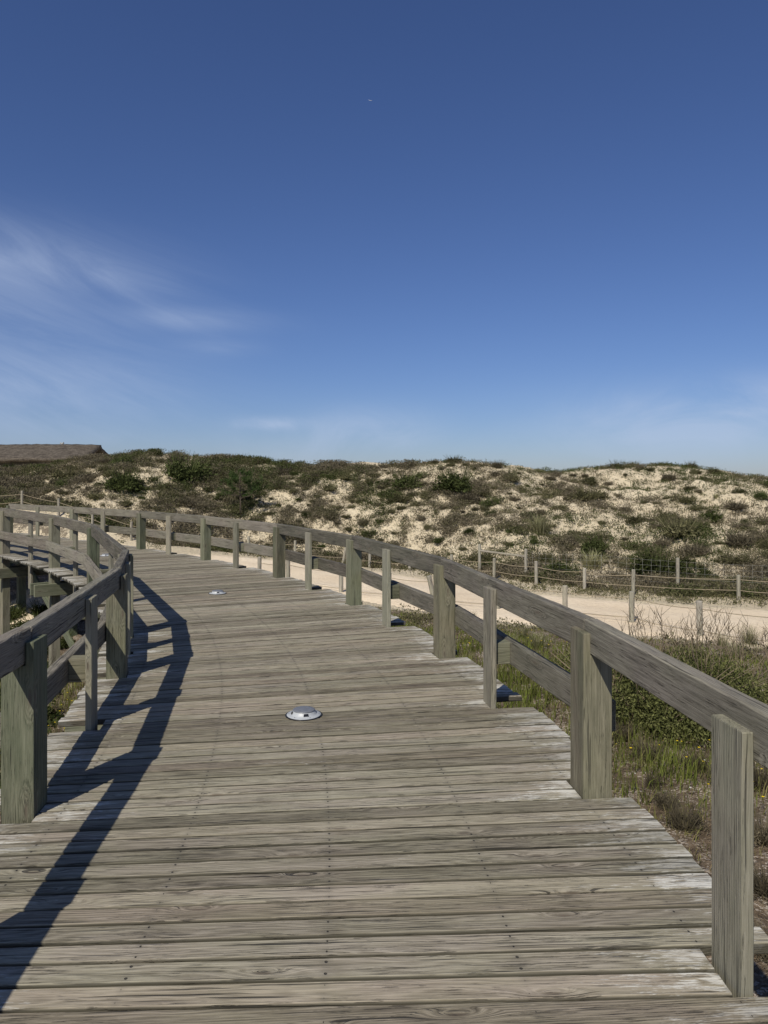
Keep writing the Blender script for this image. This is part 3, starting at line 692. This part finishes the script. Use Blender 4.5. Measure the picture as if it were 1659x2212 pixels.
def kd_pick(xi,v):
    r=random.random()
    if xi<420: return 'd' if r<.45 else ('o' if r<.88 else 'k')
    if xi<760: return 'k' if r<.22 else ('o' if r<.8 else 'd')
    return 'o' if r<.50 else ('d' if r<.78 else ('k' if r<.95 else 'g'))
while total<640 and tries<60000:
    tries+=1
    xi=random.uniform(-60,1720); v=random.random()**1.0*1.03; D0,_=footi(xi); rr_=ridge_R(xi); D=D0+.8+(rr_-D0-.8)*v; x=(xi-CX)/FO*D; y=D
    c=float(cover(x,y)[0]); nz=float(fbm(np.array([x*.7]),np.array([y*.7]),3,21)[0])-.5
    if random.random()>max(c+nz*1.0,0.28)**1.6*1.1: continue
    sc=random.choice([.30,.36,.44,.52,.6,.72,.88,1.1])*random.uniform(.85,1.15)
    if any((x-a)**2+(y-b)**2<(r+sc*.33)**2*.8 for a,b,r in occ): continue
    if float(dpath(x,y)[0])<.5+sc*.3: continue
    occ.append((x,y,sc*.33)); k=kd_pick(xi,v)
    if k=='o': put('dune_shrub',random.choice(P_ol),x,y,sc,random.uniform(.6,.95),'low olive grey shrub growing on the sandy dune face','shrub','olive scrub on the dune')
    elif k=='d': put('dry_shrub',random.choice(P_dr),x,y,sc,random.uniform(.55,.9),'brown dry twiggy shrub growing on the sandy dune face','shrub','dry brown scrub on the dune')
    elif k=='k': put('green_shrub',random.choice(P_dk),x,y,sc*.9,random.uniform(.55,.9),'small dark green shrub growing on the sandy dune face','shrub','green scrub on the dune')
    else: put('grass_clump',random.choice(P_gr),x,y,sc*1.1,.8,'pale tuft of dune grass growing on the sandy dune face','grass clump','grass tufts on the dune')
    total+=1
print('shrubs',total,tries)
# small ground cover over the dune: one mass
def dune_cover():
    n=150000; xi=rng.uniform(-120,1780,n); v=rng.random(n)*1.06
    D0=np.interp(xi,fa[:,0],fa[:,1]); rr_=np.interp(xi,[-900,0,330,600,900,1140,1190,1300,1659,2500],[39,37,35.5,34.5,33,32,34,36,31.5,29]); D=D0+(rr_-D0)*v; x=(xi-CX)/FO*D; y=D
    c=cover(x,y)+np.where(xi<620,.07,-.02)+(fbm(x*.8,y*.6,3,21)-.5)*.8+(fbm(x*2.6,y*1.9,3,31)-.5)*1.7
    keep=(rng.random(n)<np.maximum(np.clip((c-.16),0.,1)**1.6,.22))&(dpath(x,y)>.15); x=x[keep];y=y[keep]
    x=x[:56000]; y=y[:56000]; z=zat(x,y); m=len(x); k=13
    sz=(.05+.22*rng.random(m)**2.6)*np.where(c[keep][:m]>.6,1.3,.75)
    kind=fbm(x*.5,y*.5,2,77)+rng.normal(0,.15,m)+np.where(x/y<-.22,-.03,.0)
    res=[]
    for nm,mat,sel in (('o',M['sh_olive'],(kind>=.48)&(kind<.66)),('d',M['sh_dry'],kind<.48),('k',M['sh_dark'],kind>=.66)):
        X=x[sel];Y=y[sel];Z=z[sel];Sz=sz[sel]; kk=np.maximum(5,((Sz/.05)**1.75*4.2)).astype(int); q=int(kk.sum()); SS=np.repeat(Sz,kk)
        C=np.repeat(np.stack([X,Y,Z],1),kk,0)+rng.normal(size=(q,3))*SS[:,None]*np.array([.50,.50,.0])
        C[:,2]+=SS*rng.uniform(-.1,.75,q); print('cover',nm,q)
        V,Fq,lv=leaf_quads(C,.018+.018*SS,2.6,.9); res.append((nm,V,Fq,lv,mat))
    return res
for nm,V,Fq,lv,mat in dune_cover():
    o=np_mesh({'o':'olive_ground_cover','d':'dry_ground_cover','k':'green_ground_cover'}[nm],V,Fq,mat,cols={'lv':lv}); 
    tag(o,{'o':'low olive plants scattered all over the dune between the shrubs','d':'dry brown twiggy plants scattered all over the dune','k':'tiny dark green plants scattered all over the dune'}[nm],'ground cover',kind='stuff')

# ------------------------------------------------------------------ near grass
def grass_field():
    n=420000; x=rng.uniform(-14,15,n); y=rng.uniform(1.0,20,n); dp_=dpath(x,y); dd=ddeck(x,y)
    xi=CX+FO*x/np.maximum(y,.5)
    _,v_=dune_uv(x,y); vis=(xi>-60)&(xi<1760)&(dp_>.22)&(dd>1.2)&(np.hypot(x,y)<21)&((v_<-.2)|(rng.random(n)<.18))
    x=x[vis];y=y[vis];dp_=dp_[vis]
    pn=fbm(x*.8,y*.8,4,41); pn2=fbm(x*2.6,y*2.6,3,43)
    lush=sstep(4.6,6.8,y+ (pn-.5)*2.5)*np.where(x>0,1,.6)
    dens=np.where(x>0,.28+.72*lush,.55)*(.35+1.3*(pn2-.2)); keep=rng.random(len(x))<dens*np.clip(1.25-dp_*0,0,1)
    x=x[keep];y=y[keep];pn=pn[keep];pn2=pn2[keep];lush=lush[keep]; z=zat(x,y); m=len(x)
    h=(.07+.145*lush)*rng.uniform(.4,1.3,m)*(.6+.9*pn2); h*=np.where(x<0,1.1,1)
    near=np.clip(1.25-dpath(x,y)*.4,.0,1); h*=1-.72*near
    w=.0035+.0025*rng.random(m)+.00045*y
    V,F=blades(np.stack([x,y,z-.02],1),h,w,np.abs(rng.normal(.35,.3,m)),rng)
    dry=np.clip(1-lush*.85+(pn-.5)*1.6+rng.normal(0,.22,m),0,1)[:,None]
    gcol=np.array([.125,.150,.034])*(1-dry)+np.array([.27,.215,.12])*dry; gcol*=rng.uniform(.55,1.45,m)[:,None]
    return V,F,np.repeat(gcol,6,0),x,y
V,F,gc,gxx,gyy=grass_field()
o=np_mesh('meadow_grass',V,F,M['grass'],cols={'gc':gc}); tag(o,'green and straw coloured grass growing on the ground beside the boardwalk','grass',kind='stuff')
print('blades',len(F)//2)
# yellow and white flowers
def flowers(n,sel,mat,name,label,size,hh):
    x=rng.uniform(-6,11,n); y=rng.uniform(2.5,15,n); xi=CX+FO*x/y; c=fbm(x*.55,y*.55,3,61)
    ok=(dpath(x,y)>.4)&(ddeck(x,y)>1.6)&(xi<1700)&(xi>-30)&sel(x,y,c); x=x[ok];y=y[ok]; z=zat(x,y)+hh*rng.uniform(.5,1.2,len(x)); m=len(x)
    a=np.linspace(0,2*np.pi,7)[:-1]; s_=size*rng.uniform(.6,1.3,m)
    ring=np.stack([np.cos(a),np.sin(a),np.full(6,.25)],1); V=(np.stack([x,y,z],1)[:,None,:]+ring[None]*s_[:,None,None]); ctr=np.stack([x,y,z],1)[:,None,:]; V=np.concatenate([ctr,V],1).reshape(-1,3)
    o_=np.arange(m)[:,None]*7; F=np.concatenate([o_+np.array([[0,1+2*i,2+2*i,1+(2*i+2)%6]]) for i in range(3)],1).reshape(-1,4)
    ob=np_mesh(name,V,F,mat); tag(ob,label,'flowers',kind='stuff'); print(name,m)
flowers(9000,lambda x,y,c:(c>.52)&(rng.random(len(x))<.33)&(y>5.5),M['flower'],'yellow_wildflowers','small yellow wildflowers dotted through the grass beside the boardwalk',.0115,.17)
flowers(1600,lambda x,y,c:(rng.random(len(x))<.25)&(y<9),M['whiteflower'],'white_seed_heads','tiny white seed heads dotted over the dry ground by the boardwalk',.011,.12)

# leafy bush beside the right railing
def big_bush(cx,cy,lobes,n,leaf,name,label,mat,seed,upb=.5):
    rs=np.random.default_rng(seed); z0=float(zat(cx,cy)); t=empty(name,(cx,cy,z0)); tag(t,label,'bush')
    C=blob_points(n,lobes,rs,.42); k=rs.random(n)<np.clip(.35+1.6*(fbm(C[:,0]*5+cx,C[:,2]*5+C[:,1]*5,3,seed)-.3),0,1); C=C[k]; V,F,lv=leaf_quads(C,leaf,2.0,upb,rs); np_mesh('foliage',V,F,mat,t,cols={'lv':lv})
    tw=[]
    for i in range(110):
        L=lobes[rs.integers(len(lobes))]; a=rs.uniform(0,6.28); x0=L[0]*.5; y0=L[1]*.5; ex=L[0]+math.cos(a)*L[3]*.9; ey=L[1]+math.sin(a)*L[4]*.9; ez=L[2]+L[5]*rs.uniform(.7,1.12)
        pts=[(x0,y0,-.05),(x0*.6+ex*.4,y0*.6+ey*.4,ez*.45),(ex,ey,ez)]; tw.append(tube_verts(pts,[.009,.006,.002],4))
    mesh_obj('stems',tw,M['stalk'],t,True); return t
lob=[(0,0,.15,.6,.7,.72),(.8,.3,.15,.7,.75,.68),(.35,-.4,.05,.55,.5,.45),(1.4,.7,.05,.5,.7,.42),(-.3,1.0,.1,.6,.6,.55),(.9,-.35,.0,.5,.45,.34),(.1,.6,.2,.5,.5,.66)]
big_bush(2.95,8.5,lob,80000,.016,'leafy_bush','dense green leafy bush growing just outside the right railing below the sand path',M['bush'],5)
# bare twiggy plants reaching above the bush, each its own plant
def twiggy(cx,cy,hh,seed,label,n=16,base=None):
    rs=random.Random(seed); z0=float(zat(cx,cy)); parts=[]
    for i in range(n):
        a=rs.uniform(0,6.28); l=rs.uniform(.15,.5); top=hh*rs.uniform(.65,1.05); p0=Vector((rs.uniform(-.06,.06),rs.uniform(-.06,.06),-.03)); p3=Vector((math.cos(a)*l,math.sin(a)*l,top)); p1=p0.lerp(p3,.4)+Vector((0,0,.1*hh)); p2=p0.lerp(p3,.75)+Vector((rs.uniform(-.05,.05),rs.uniform(-.05,.05),.03))
        parts.append(tube_verts([p0,p1,p2,p3],[.006,.0045,.0035,.0015],4))
        for q in range(5):
            f=rs.uniform(.55,.98); b=p1.lerp(p3,f); c=b+Vector((rs.uniform(-.12,.12),rs.uniform(-.12,.12),rs.uniform(.06,.20))); parts.append(tube_verts([b,b.lerp(c,.5)+Vector((rs.uniform(-.02,.02),0,.01)),c],[.003,.0025,.0012],3))
    o=mesh_obj('bare_twiggy_plant',parts,M['stalk']); o.location=(cx,cy,z0); tag(o,label,'plant',group='bare twiggy plants by the right railing'); return o
for i,(x_,y_,h_) in enumerate([(3.2,8.8,1.3),(3.9,9.4,1.15),(4.5,9.2,1.1),(5.2,9.8,.85),(2.6,8.6,1.1),(3.7,8.5,1.25)]):
    twiggy(x_,y_,h_,i,'bare leafless twigs rising above the leafy bush in front of the sand path')
# dry heathy tufts on the gritty ground near the right railing
P_ht=[shrub_proto('heath_tuft',M['sh_dry'],1500,.016,500+i,.8,1.4,8,3.,30) for i in range(3)]
P_hg=[grass_proto('grass_tuft',M['sh_grass'],200,520+i,.6,.16,.8,.008) for i in range(3)]
hts=[(1480,1790,.42),(1440,1745,.3),(1560,1700,.34),(1650,1820,.5),(1400,1640,.4),(1500,1660,.35),(1345,1600,.42),(1649,1930,.34),(1640,1700,.5),(1590,1800,.3),(1410,1700,.26),(1650,2060,.3)]
for xi,yi,sc in hts:
    x,y,z=hit(xi,yi,2.,20.)
    if float(ddeck(x,y)[0])<1.75: continue
    put('heath_tuft',random.choice(P_ht),x,y,sc,.9,'small grey brown heath tuft on gritty ground beside the right railing','tuft','heath tufts near the right railing')
for xi,yi,sc in [(1590,1420,.6),(1620,1390,.7),(1560,1395,.5),(1130,1380,.5),(1160,1400,.6),(1340,1540,.5),(1440,1580,.45),(1620,1500,.5),(1100,1400,.5),(1020,1340,.4),(700,1290,.35),(760,1300,.4),(610,1230,.3)]:
    x,y,z=hit(xi,yi,2.,25.)
    if float(ddeck(x,y)[0])<1.75: continue
    put('grass_tuft',random.choice(P_hg),x,y,sc,1.,'tuft of long thin grass growing between the boardwalk and the sand path','grass clump','grass tufts by the path')

for xx,yy,sc in ((-5.2,9.3,1.5),(-6.6,10.8,1.7),(-4.6,8.2,1.2),(-6.2,12.4,1.6),(-7.9,12.6,1.8),(-5.4,10.9,1.4),(-4.1,9.4,1.1),(-7.4,14.0,1.4),(-9.2,14.2,1.6)):  # dark shrubs added to stand in for the deep shade of the hollow
    put('shade_filler_shrub',random.choice(P_dk),xx,yy,sc,.8,'dark green shrub added as a stand-in for shade in the hollow under the left side of the boardwalk','shrub','shade filler shrubs in the hollow')
for xi,yi,sc in ((15,1340,1.2),(45,1385,1.2),(80,1360,1.1),(60,1425,1.2),(120,1400,1.1),(30,1450,1.1),(150,1450,1.0),(100,1460,1.0),(10,1400,1.2),(95,1330,1.1),(140,1350,1.0)):
    x,y,z=hit(xi,yi,3.,25.); put('shade_filler_shrub',random.choice(P_dk),x,y,sc,.7,'dark green shrub added as a stand-in for shade in the hollow under the left side of the boardwalk','shrub','shade filler shrubs in the hollow')
# strip of low green plants along the far edge of the path / near edge
def path_edge():
    n=26000; x=rng.uniform(-14,16,n); y=rng.uniform(8,30,n); d=dpath(x,y); xi=CX+FO*x/y; ok=(d>.12)&(d<1.4)&(rng.random(n)<.6)&(xi>-50)&(xi<1720)&(ddeck(x,y)>1.8)&(fbm(x*1.1,y*1.1,3,90)>.36); x=x[ok];y=y[ok]; m=len(x); k=14
    sz=rng.uniform(.05,.16,m); C=np.repeat(np.stack([x,y,zat(x,y)],1),k,0)+rng.normal(size=(m*k,3))*np.repeat(sz,k)[:,None]*np.array([.6,.6,0]); C[:,2]+=np.repeat(sz,k)*rng.uniform(0,.9,m*k)
    V,F,lv=leaf_quads(C,.022,2.6,1.2); o=np_mesh('verge_plants',V,F,M['sh_olive'],cols={'lv':lv}); tag(o,'low mixed weeds growing along both verges of the sand path','ground cover',kind='stuff')
path_edge()

# ------------------------------------------------------------------ rope fences
def rope_pts(a,b,sag,n=10):
    a=Vector(a);b=Vector(b); return [a.lerp(b,i/n)-Vector((0,0,sag*4*(i/n)*(1-i/n))) for i in range(n+1)]
def round_post(x,y,z,h,r,parent,name='post',lean=(0,0),mat=None,rp=Vector((0,0,0))):
    mb=MB(); base=Vector((x,y,z-.3)); top=Vector((x+lean[0],y+lean[1],z+h)); sides=12; ax=(top-base).normalized(); a=ax.cross(Vector((0,1,0))).normalized(); b=ax.cross(a); L=(top-base).length
    off=(random.uniform(0,50),7*random.randint(0,9),7*random.randint(0,9)); vs=[];wcs=[]
    prof=[(0,1),(.5,1),(1-.012/L,1),(1,.8)]
    for f,q in prof:
        for k in range(sides):
            t=2*math.pi*k/sides; ca,sa=math.cos(t)*r*q,math.sin(t)*r*q; vs.append(tuple(base+ax*(L*f)+a*ca+b*sa-rp)); wcs.append((off[0]+L*f,off[1]+ca,off[2]+sa))
    fs=[]
    for i in range(len(prof)-1):
        for k in range(sides):
            k2=(k+1)%sides; fs.append((i*sides+k,i*sides+k2,(i+1)*sides+k2,(i+1)*sides+k))
    fs.append(tuple((len(prof)-1)*sides+k for k in range(sides)))
    mb.add(vs,fs,wcs,(random.random(),random.random(),random.random())); return mb.build(name,mat or M['ropepost'],parent)
def rope_fence(pts,label,h,r,ropes,sag,skip=()):
    root=empty('rope_fence',tuple(pts[0][:3])); tag(root,label,'fence'); rp=Vector(pts[0][:3])
    tops=[]
    for p in pts:
        lean=p[3] if len(p)>3 else (random.uniform(-.02,.02),random.uniform(-.02,.02)); hh=h*random.uniform(.96,1.06)
        round_post(p[0],p[1],p[2],hh,r,root,'post',lean,rp=rp); tops.append((p,lean,hh))
    for i in range(len(pts)-1):
        for q in ropes:
            (a,la,ha),(b,lb,hb)=tops[i],tops[i+1]
            A=(a[0]+la[0]*q/h,a[1]+la[1]*q/h,a[2]+q); B=(b[0]+lb[0]*q/h,b[1]+lb[1]*q/h,b[2]+q)
            mesh_obj('rope',[tube_verts([v-rp for v in rope_pts(A,B,sag*random.uniform(.5,1.4))],.008,6)],M['rope'],root)
    return root
def gp(x,y): return (x,y,float(zat(x,y)))
farp=[]
for xi,D in ((-170,27.5),(-60,27),(47,26.6),(127,26.1),(200,25.6),(283,25.0),(363,25.0),(450,25.3),(536,25.6),(637,25.3),(737,25.0),(798,24.6),(885,23.4),(975,22.4),(1067,21.4),(1159,20.2),(1263,19.1),(1367,18.5),(1480,18.0),(1596,17.6),(1720,17.2),(1880,16.6)):
    x=(xi-CX)/FO*D
    if xi==1480: continue
    lean=(.16,0) if xi==737 else (random.uniform(-.02,.02),random.uniform(-.02,.02)); farp.append((*gp(x,D),lean))
rope_fence(farp,'rope fence on pale round posts along the far side of the sand path',.62,.045,(.50,.24),.04)
nearp=[]
for xi,yb in ((560,1256),(623,1262),(737,1280),(840,1293),(945,1303),(1075,1315),(1221,1330),(1364,1344),(1513,1374),(1700,1400),(1950,1440)):
    z=-1.2; 
    for _ in range(3):
        D=(H-z)*FO/(yb-HZ); x=(xi-CX)/FO*D; z=float(zat(x,D))
    nearp.append((*gp(x,D),(-.2,0) if xi==945 else (random.uniform(-.015,.015),random.uniform(-.02,.02))))
rope_fence(nearp,'rope fence on grey round posts along the near side of the sand path',.62,.055,(.50,.10),.03)

# wire mesh fence at the dune foot
wf=empty('wire_mesh_fence',(0,0,0)); tag(wf,'wire mesh fence with tall thin posts and one wooden bar at the dune foot','fence')
wp=[]
for xi,D in ((1036,22.6),(1136,21.4),(1300,20.1),(1464,18.9),(1690,17.9),(1950,17.2)):
    x=(xi-CX)/FO*D; p=gp(x,D); wp.append(p)
    if xi!=1300: round_post(p[0],p[1],p[2],.86,.045,wf,'post')
pa=Vector(wp[0])+Vector((0,0,.66)); pb=Vector(wp[1])+Vector((0,0,.64)); mb=MB(); mb.beam(pa,pb,.06,.06,ch=.015); mb.build('wooden_bar',M['ropepost'],wf)
tubes=[]
for i in range(1,len(wp)-1):
    a=Vector(wp[i]);b=Vector(wp[i+1])
    for q in (.08,.2,.34,.48,.62,.76): tubes.append(tube_verts([p for p in rope_pts(a+Vector((0,0,q)),b+Vector((0,0,q)),.012,6)],.0020,3))
    n=int((b-a).length/.2)
    for k in range(n+1):
        c=a.lerp(b,k/n); c.z=float(zat(c.x,c.y)); c.z=a.z+(b.z-a.z)*k/n; tubes.append(tube_verts([c+Vector((0,0,.06)),c+Vector((random.uniform(-.02,.02),0,.78))],.0019,3))
mesh_obj('mesh_wire',tubes,M['wire'],wf)

# ------------------------------------------------------------------ deck lights
def deck_light(x,y,label):
    t=empty('deck_light',(x,y,.2*rise(y)+.001),R(-8)); tag(t,label,'light fitting',group='dome lights set in the deck')
    mesh_obj('gap_shade_disc',[lathe([(.121,.0015),(.131,.0015),(.131,.0025),(.001,.0025)])],M['black'],t)  # black disc standing in for the shaded gap around the flange
    mesh_obj('flange',[lathe([(.118,.003),(.120,.005),(.118,.0075),(.096,.009),(.090,.012),(.084,.022),(.0765,.033),(.0745,.036),(.001,.036)],64)],M['metal'],t)
    mesh_obj('cap',[lathe([(.0755,.0345),(.0780,.0365),(.0775,.0395),(.073,.042),(.050,.0440),(.001,.0450)],64)],M['steel'],t)
    for k in range(4):
        a=R(25+90*k); 
        vs=[];fs=[]
        # lens window standing proud of the sloping side
        for (da,z,r) in ((-.21,.0145,.0912),(.21,.0145,.0912),(.19,.030,.0812),(-.19,.030,.0812)): vs.append(((r)*math.cos(a+da),(r)*math.sin(a+da),z))
        for (da,z,r) in ((-.21,.0145,.070),(.21,.0145,.070),(.19,.030,.066),(-.19,.030,.066)): vs.append(((r)*math.cos(a+da),(r)*math.sin(a+da),z))
        fs=[(0,1,2,3),(7,6,5,4),(0,4,5,1),(1,5,6,2),(2,6,7,3),(3,7,4,0)]
        mesh_obj('lens',[(vs,fs)],M['black'],t,False)
    for k in range(6):
        a=R(60*k+8); c=lathe([(.0042,.0),(.0042,.0022),(.003,.003),(.001,.003)],10); vs=[(v[0]+.106*math.cos(a),v[1]+.106*math.sin(a),v[2]+.0082) for v in c[0]]
        mesh_obj('screw',[(vs,c[1])],M['steel'],t)
deck_light(-.564,5.20,'nearest white dome light fitting with grey cap set in the deck planks')
deck_light(-2.42,10.75,'second white dome light fitting on the planks, beyond the railing shadow')
deck_light(-6.0,15.95,'farthest white dome light fitting, seen between the posts of the left railing')

# ------------------------------------------------------------------ pine sapling
x,y,z=hit(518.5,1118,20.,60.)
pt=empty('pine_tree',(x,y,z)); tag(pt,'small young pine tree with thin bare trunk behind the rope fence','tree')
hgt=100/FO*y; rs=random.Random(3)
tp=[tube_verts([(0,0,-.1),(.02,0,hgt*.35),(-.01,0,hgt*.7),(0,0,hgt)],[.035,.028,.018,.008],7)]; nd=[]
for i in range(15):
    zz=hgt*(.38+.58*i/15); a=rs.uniform(0,6.28) if i not in (2,5) else (math.pi if i==2 else 0.2); l=hgt*(.78-.50*i/15)*rs.uniform(.75,1.05)*.75
    e=Vector((math.cos(a)*l,math.sin(a)*l,zz+l*rs.uniform(.15,.5))); m_=Vector((math.cos(a)*l*.55,math.sin(a)*l*.55,zz+l*.10)); tp.append(tube_verts([(0,0,zz),m_,e],[.016,.011,.005],5))
    for q in range(7):
        f=rs.uniform(.35,1.0); b=Vector((0,0,zz)).lerp(m_,f*2) if f<.5 else m_.lerp(e,(f-.5)*2); c=b+Vector((rs.uniform(-.16,.16),rs.uniform(-.16,.16),rs.uniform(.0,.16))); tp.append(tube_verts([b,c],[.006,.003],4)); nd.append((b,c))
    nd.append((m_,e))
mesh_obj('trunk',tp,M['bark'],pt)
C=[]; 
for b,c in nd:
    for q in range(46): C.append(b.lerp(c,rs.uniform(.25,1.08))+Vector((rs.gauss(0,.025),rs.gauss(0,.025),rs.gauss(0,.025))))
C=np.array([c[:] for c in C]); V,F,lv=leaf_quads(C,.014,7.,.5,rng); np_mesh('crown',V,F,M['pine'],pt,cols={'lv':lv})

# ------------------------------------------------------------------ thatched building behind the left dune
D=62.; bx=lambda xi:(xi-CX)/FO*D
zr_=H+(HZ-963)*D/FO; ze=H+(HZ-999)*D/FO
bt=empty('thatched_building',(bx(60),D,0.)); tag(bt,'low building with long thatched roof showing above the left end of the dune','building'); rp=Vector(bt.location)
x1=bx(178); x2=bx(180); x0=-52.
NXR=60; NZR=14; vs=[];fs=[]
for side in (0,1):
    for j in range(NZR+1):
        f=j/NZR
        for i in range(NXR+1):
            g_=i/NXR; xr=x0+(x1-x0)*g_; xe=x0-1+(x2+.15-x0+1)*g_; xx=xr*(1-f)+xe*f; yy=D+(-1 if side==0 else 1)*4.2*f+ (4.2)
            zz=zr_+.18*(1-g_)-(zr_-ze)*f+.06*math.sin(g_*9)+random.uniform(-.03,.03)-.20*f*f*0
            if j==NZR: zz+=random.uniform(-.08,.05)
            vs.append((xx-rp.x,yy-rp.y,zz-rp.z))
    b=side*(NXR+1)*(NZR+1)
    for j in range(NZR):
        for i in range(NXR): q=b+j*(NXR+1)+i; fs.append((q,q+1,q+NXR+2,q+NXR+1))
ro_=mesh_obj('roof',[(vs,fs)],M['thatch'],bt)
so=ro_.modifiers.new('thick','SOLIDIFY'); so.thickness=.28; so.offset=-1
def bxm(x0,x1,y0,y1,z0,z1): 
    v=[(x,y,z) for x in (x0,x1) for y in (y0,y1) for z in (z0,z1)]; v=[(a-rp.x,b-rp.y,c-rp.z) for a,b,c in v]; return v,[(0,1,3,2),(4,6,7,5),(0,4,5,1),(2,3,7,6),(0,2,6,4),(1,5,7,3)]
mesh_obj('wall',[bxm(-51,x1-.2,D+1.0,D+7.4,-1.5,ze+.25)],M['wall'],bt,False)
mesh_obj('ridge_capping',[tube_verts([Vector((x0+(x1-x0)*i/20,D+4.2,zr_+.18*(1-i/20)+.02))-rp for i in range(21)],.10,8)],M['thatch'],bt)
vx=bx(87); mesh_obj('vent_pipe',[tube_verts([Vector((vx,D+4.2,zr_-.1))-rp,Vector((vx,D+4.2,zr_+.40))-rp],.06,8),tube_verts([Vector((vx-.16,D+4.2,zr_+.46))-rp,Vector((vx,D+4.2,zr_+.36))-rp,Vector((vx+.15,D+4.2,zr_+.48))-rp],[.07,.05,.09],8)],M['wire'],bt)

# ------------------------------------------------------------------ vapour trail, a fleck high in the sky
dv=Vector(((800-CX)/FO,1,(HZ-217)/FO)); c=Vector((0,0,H))+dv*2400; n=NT('vapour'); em=n.n('ShaderNodeBsdfDiffuse'); em.inputs[0].default_value=(.38,.42,.5,1); n.l(em.outputs[0],n.out.inputs[0])
o=mesh_obj('vapour_trail',[tube_verts([(-6.5,0,1.6),(0,0,0),(6.5,0,-1.0)],[.3,.8,.4],6)],n.m); o.location=c; tag(o,'tiny white vapour trail high in the deep blue sky','vapour trail')

# ------------------------------------------------------------------ light, sky, camera
sd=Vector((-.37,-.77,.86)).normalized(); el=math.asin(sd.z); az=math.atan2(sd.x,sd.y)
sl=bpy.data.lights.new('sun','SUN'); sl.energy=4.7; sl.angle=R(.5); sl.color=(1,.935,.81); so=bpy.data.objects.new('sun',sl); link(so); so.rotation_euler=sd.to_track_quat('Z','Y').to_euler()
w=bpy.data.worlds.new('World'); S.world=w; w.use_nodes=True; t=w.node_tree; t.nodes.clear()
class WT(NT):
    def __init__(s,t): s.t=t
n=WT(t); out=n.n('ShaderNodeOutputWorld'); bg=n.n('ShaderNodeBackground'); n.l(bg.outputs[0],out.inputs[0])
sk=n.n('ShaderNodeTexSky'); sk.sky_type='NISHITA'; sk.sun_disc=False; sk.sun_elevation=el; sk.sun_rotation=az%(2*math.pi); sk.air_density=1.0; sk.dust_density=.25; sk.ozone_density=3.0; sk.altitude=0
tc=n.n('ShaderNodeTexCoord'); X,Y,Z=n.sep(tc.outputs['Generated'])
hy=n.math('MAXIMUM',n.math('POWER',n.math('ADD',n.math('MULTIPLY',X,X),n.math('MULTIPLY',Y,Y)),.5),.001)
azm=n.math('ARCTAN2',X,Y); elv=n.math('ARCTAN2',Z,hy)
wn=n.noise(n.comb(azm,elv,0.),4.,3,.5); 
cu=n.math('ADD',azm,n.math('MULTIPLY',elv,1.1)); cv=n.math('ADD',elv,n.math('MULTIPLY',azm,.22))
cl=n.noise(n.comb(n.math('MULTIPLY',cu,2.6),n.math('MULTIPLY',cv,9.),1.7),1.5,7,.62,.9)
cl2=n.noise(n.comb(n.math('MULTIPLY',azm,5.),n.math('MULTIPLY',elv,9.),4.2),1.2,6,.6,.6)
def lobe(xi,yi,wx,wy):
    a=math.atan((xi-CX)/FO); e=math.atan((HZ-yi)/FO*math.cos(a)); dx=n.math('DIVIDE',n.math('SUBTRACT',azm,a),wx/FO); dy=n.math('DIVIDE',n.math('SUBTRACT',elv,e),wy/FO)
    return n.math('EXPONENT',n.math('MULTIPLY',n.math('ADD',n.math('MULTIPLY',dx,dx),n.math('MULTIPLY',dy,dy)),-1.))
m1=None
for (xi,yi,wx,wy,s_) in ((30,540,240,60,.8),(200,600,180,40,.7),(420,690,140,24,.95),(480,750,80,20,.6),(60,800,260,60,.8),(60,880,300,70,1.0),(100,680,260,60,.4),(-150,650,200,120,.7)):
    q=n.math('MULTIPLY',lobe(xi,yi,wx,wy),s_); m1=q if m1 is None else n.math('ADD',m1,q)
m2=None
for (xi,yi,wx,wy,s_) in ((575,915,65,13,2.6),(800,930,110,42,1.5),(620,975,160,40,.6),(1480,910,240,60,1.3),(1660,880,120,50,.7),(1250,970,300,30,.08),(250,960,300,40,.25),(1500,970,240,40,.15)):
    q=n.math('MULTIPLY',lobe(xi,yi,wx,wy),s_); m2=q if m2 is None else n.math('ADD',m2,q)
c1=n.math('MULTIPLY',n.mapr(cl,.22,.78,.12,.80,True),m1); c2=n.math('MULTIPLY',n.mapr(cl2,.25,.68,.10,1.,True),m2)
bk=n.math('MULTIPLY',n.mapr(Y,.15,-.5,0,1,True),n.mapr(cl2,.3,.7,.08,.34)); cm=n.math('ADD',n.math('MULTIPLY',n.math('MINIMUM',n.math('ADD',c1,c2),1.),.50),bk,None,True)  # bk: whitish haze added to the unseen sky behind, makes shadows less blue
mx=n.mix(cm,sk.outputs[0],(9.9,10.3,9.6)); mx=n.mix(1.,mx,(.56,.645,.92),'MULTIPLY'); n.l(mx,bg.inputs[0]); bg.inputs[1].default_value=.085
cam=bpy.data.cameras.new('camera'); co=bpy.data.objects.new('camera',cam); link(co); co.location=(0,0,H); co.rotation_euler=(R(90),0,0)
cam.sensor_fit='HORIZONTAL'; cam.sensor_width=36; cam.lens=36*FO/1659; cam.shift_y=-(1106-HZ)/1659; cam.clip_end=20000; cam.clip_start=.05
S.camera=co
S.view_settings.view_transform='Standard'; S.view_settings.look='None'; S.view_settings.exposure=0; S.view_settings.gamma=1
S.render.engine='CYCLES'; S.cycles.max_bounces=6
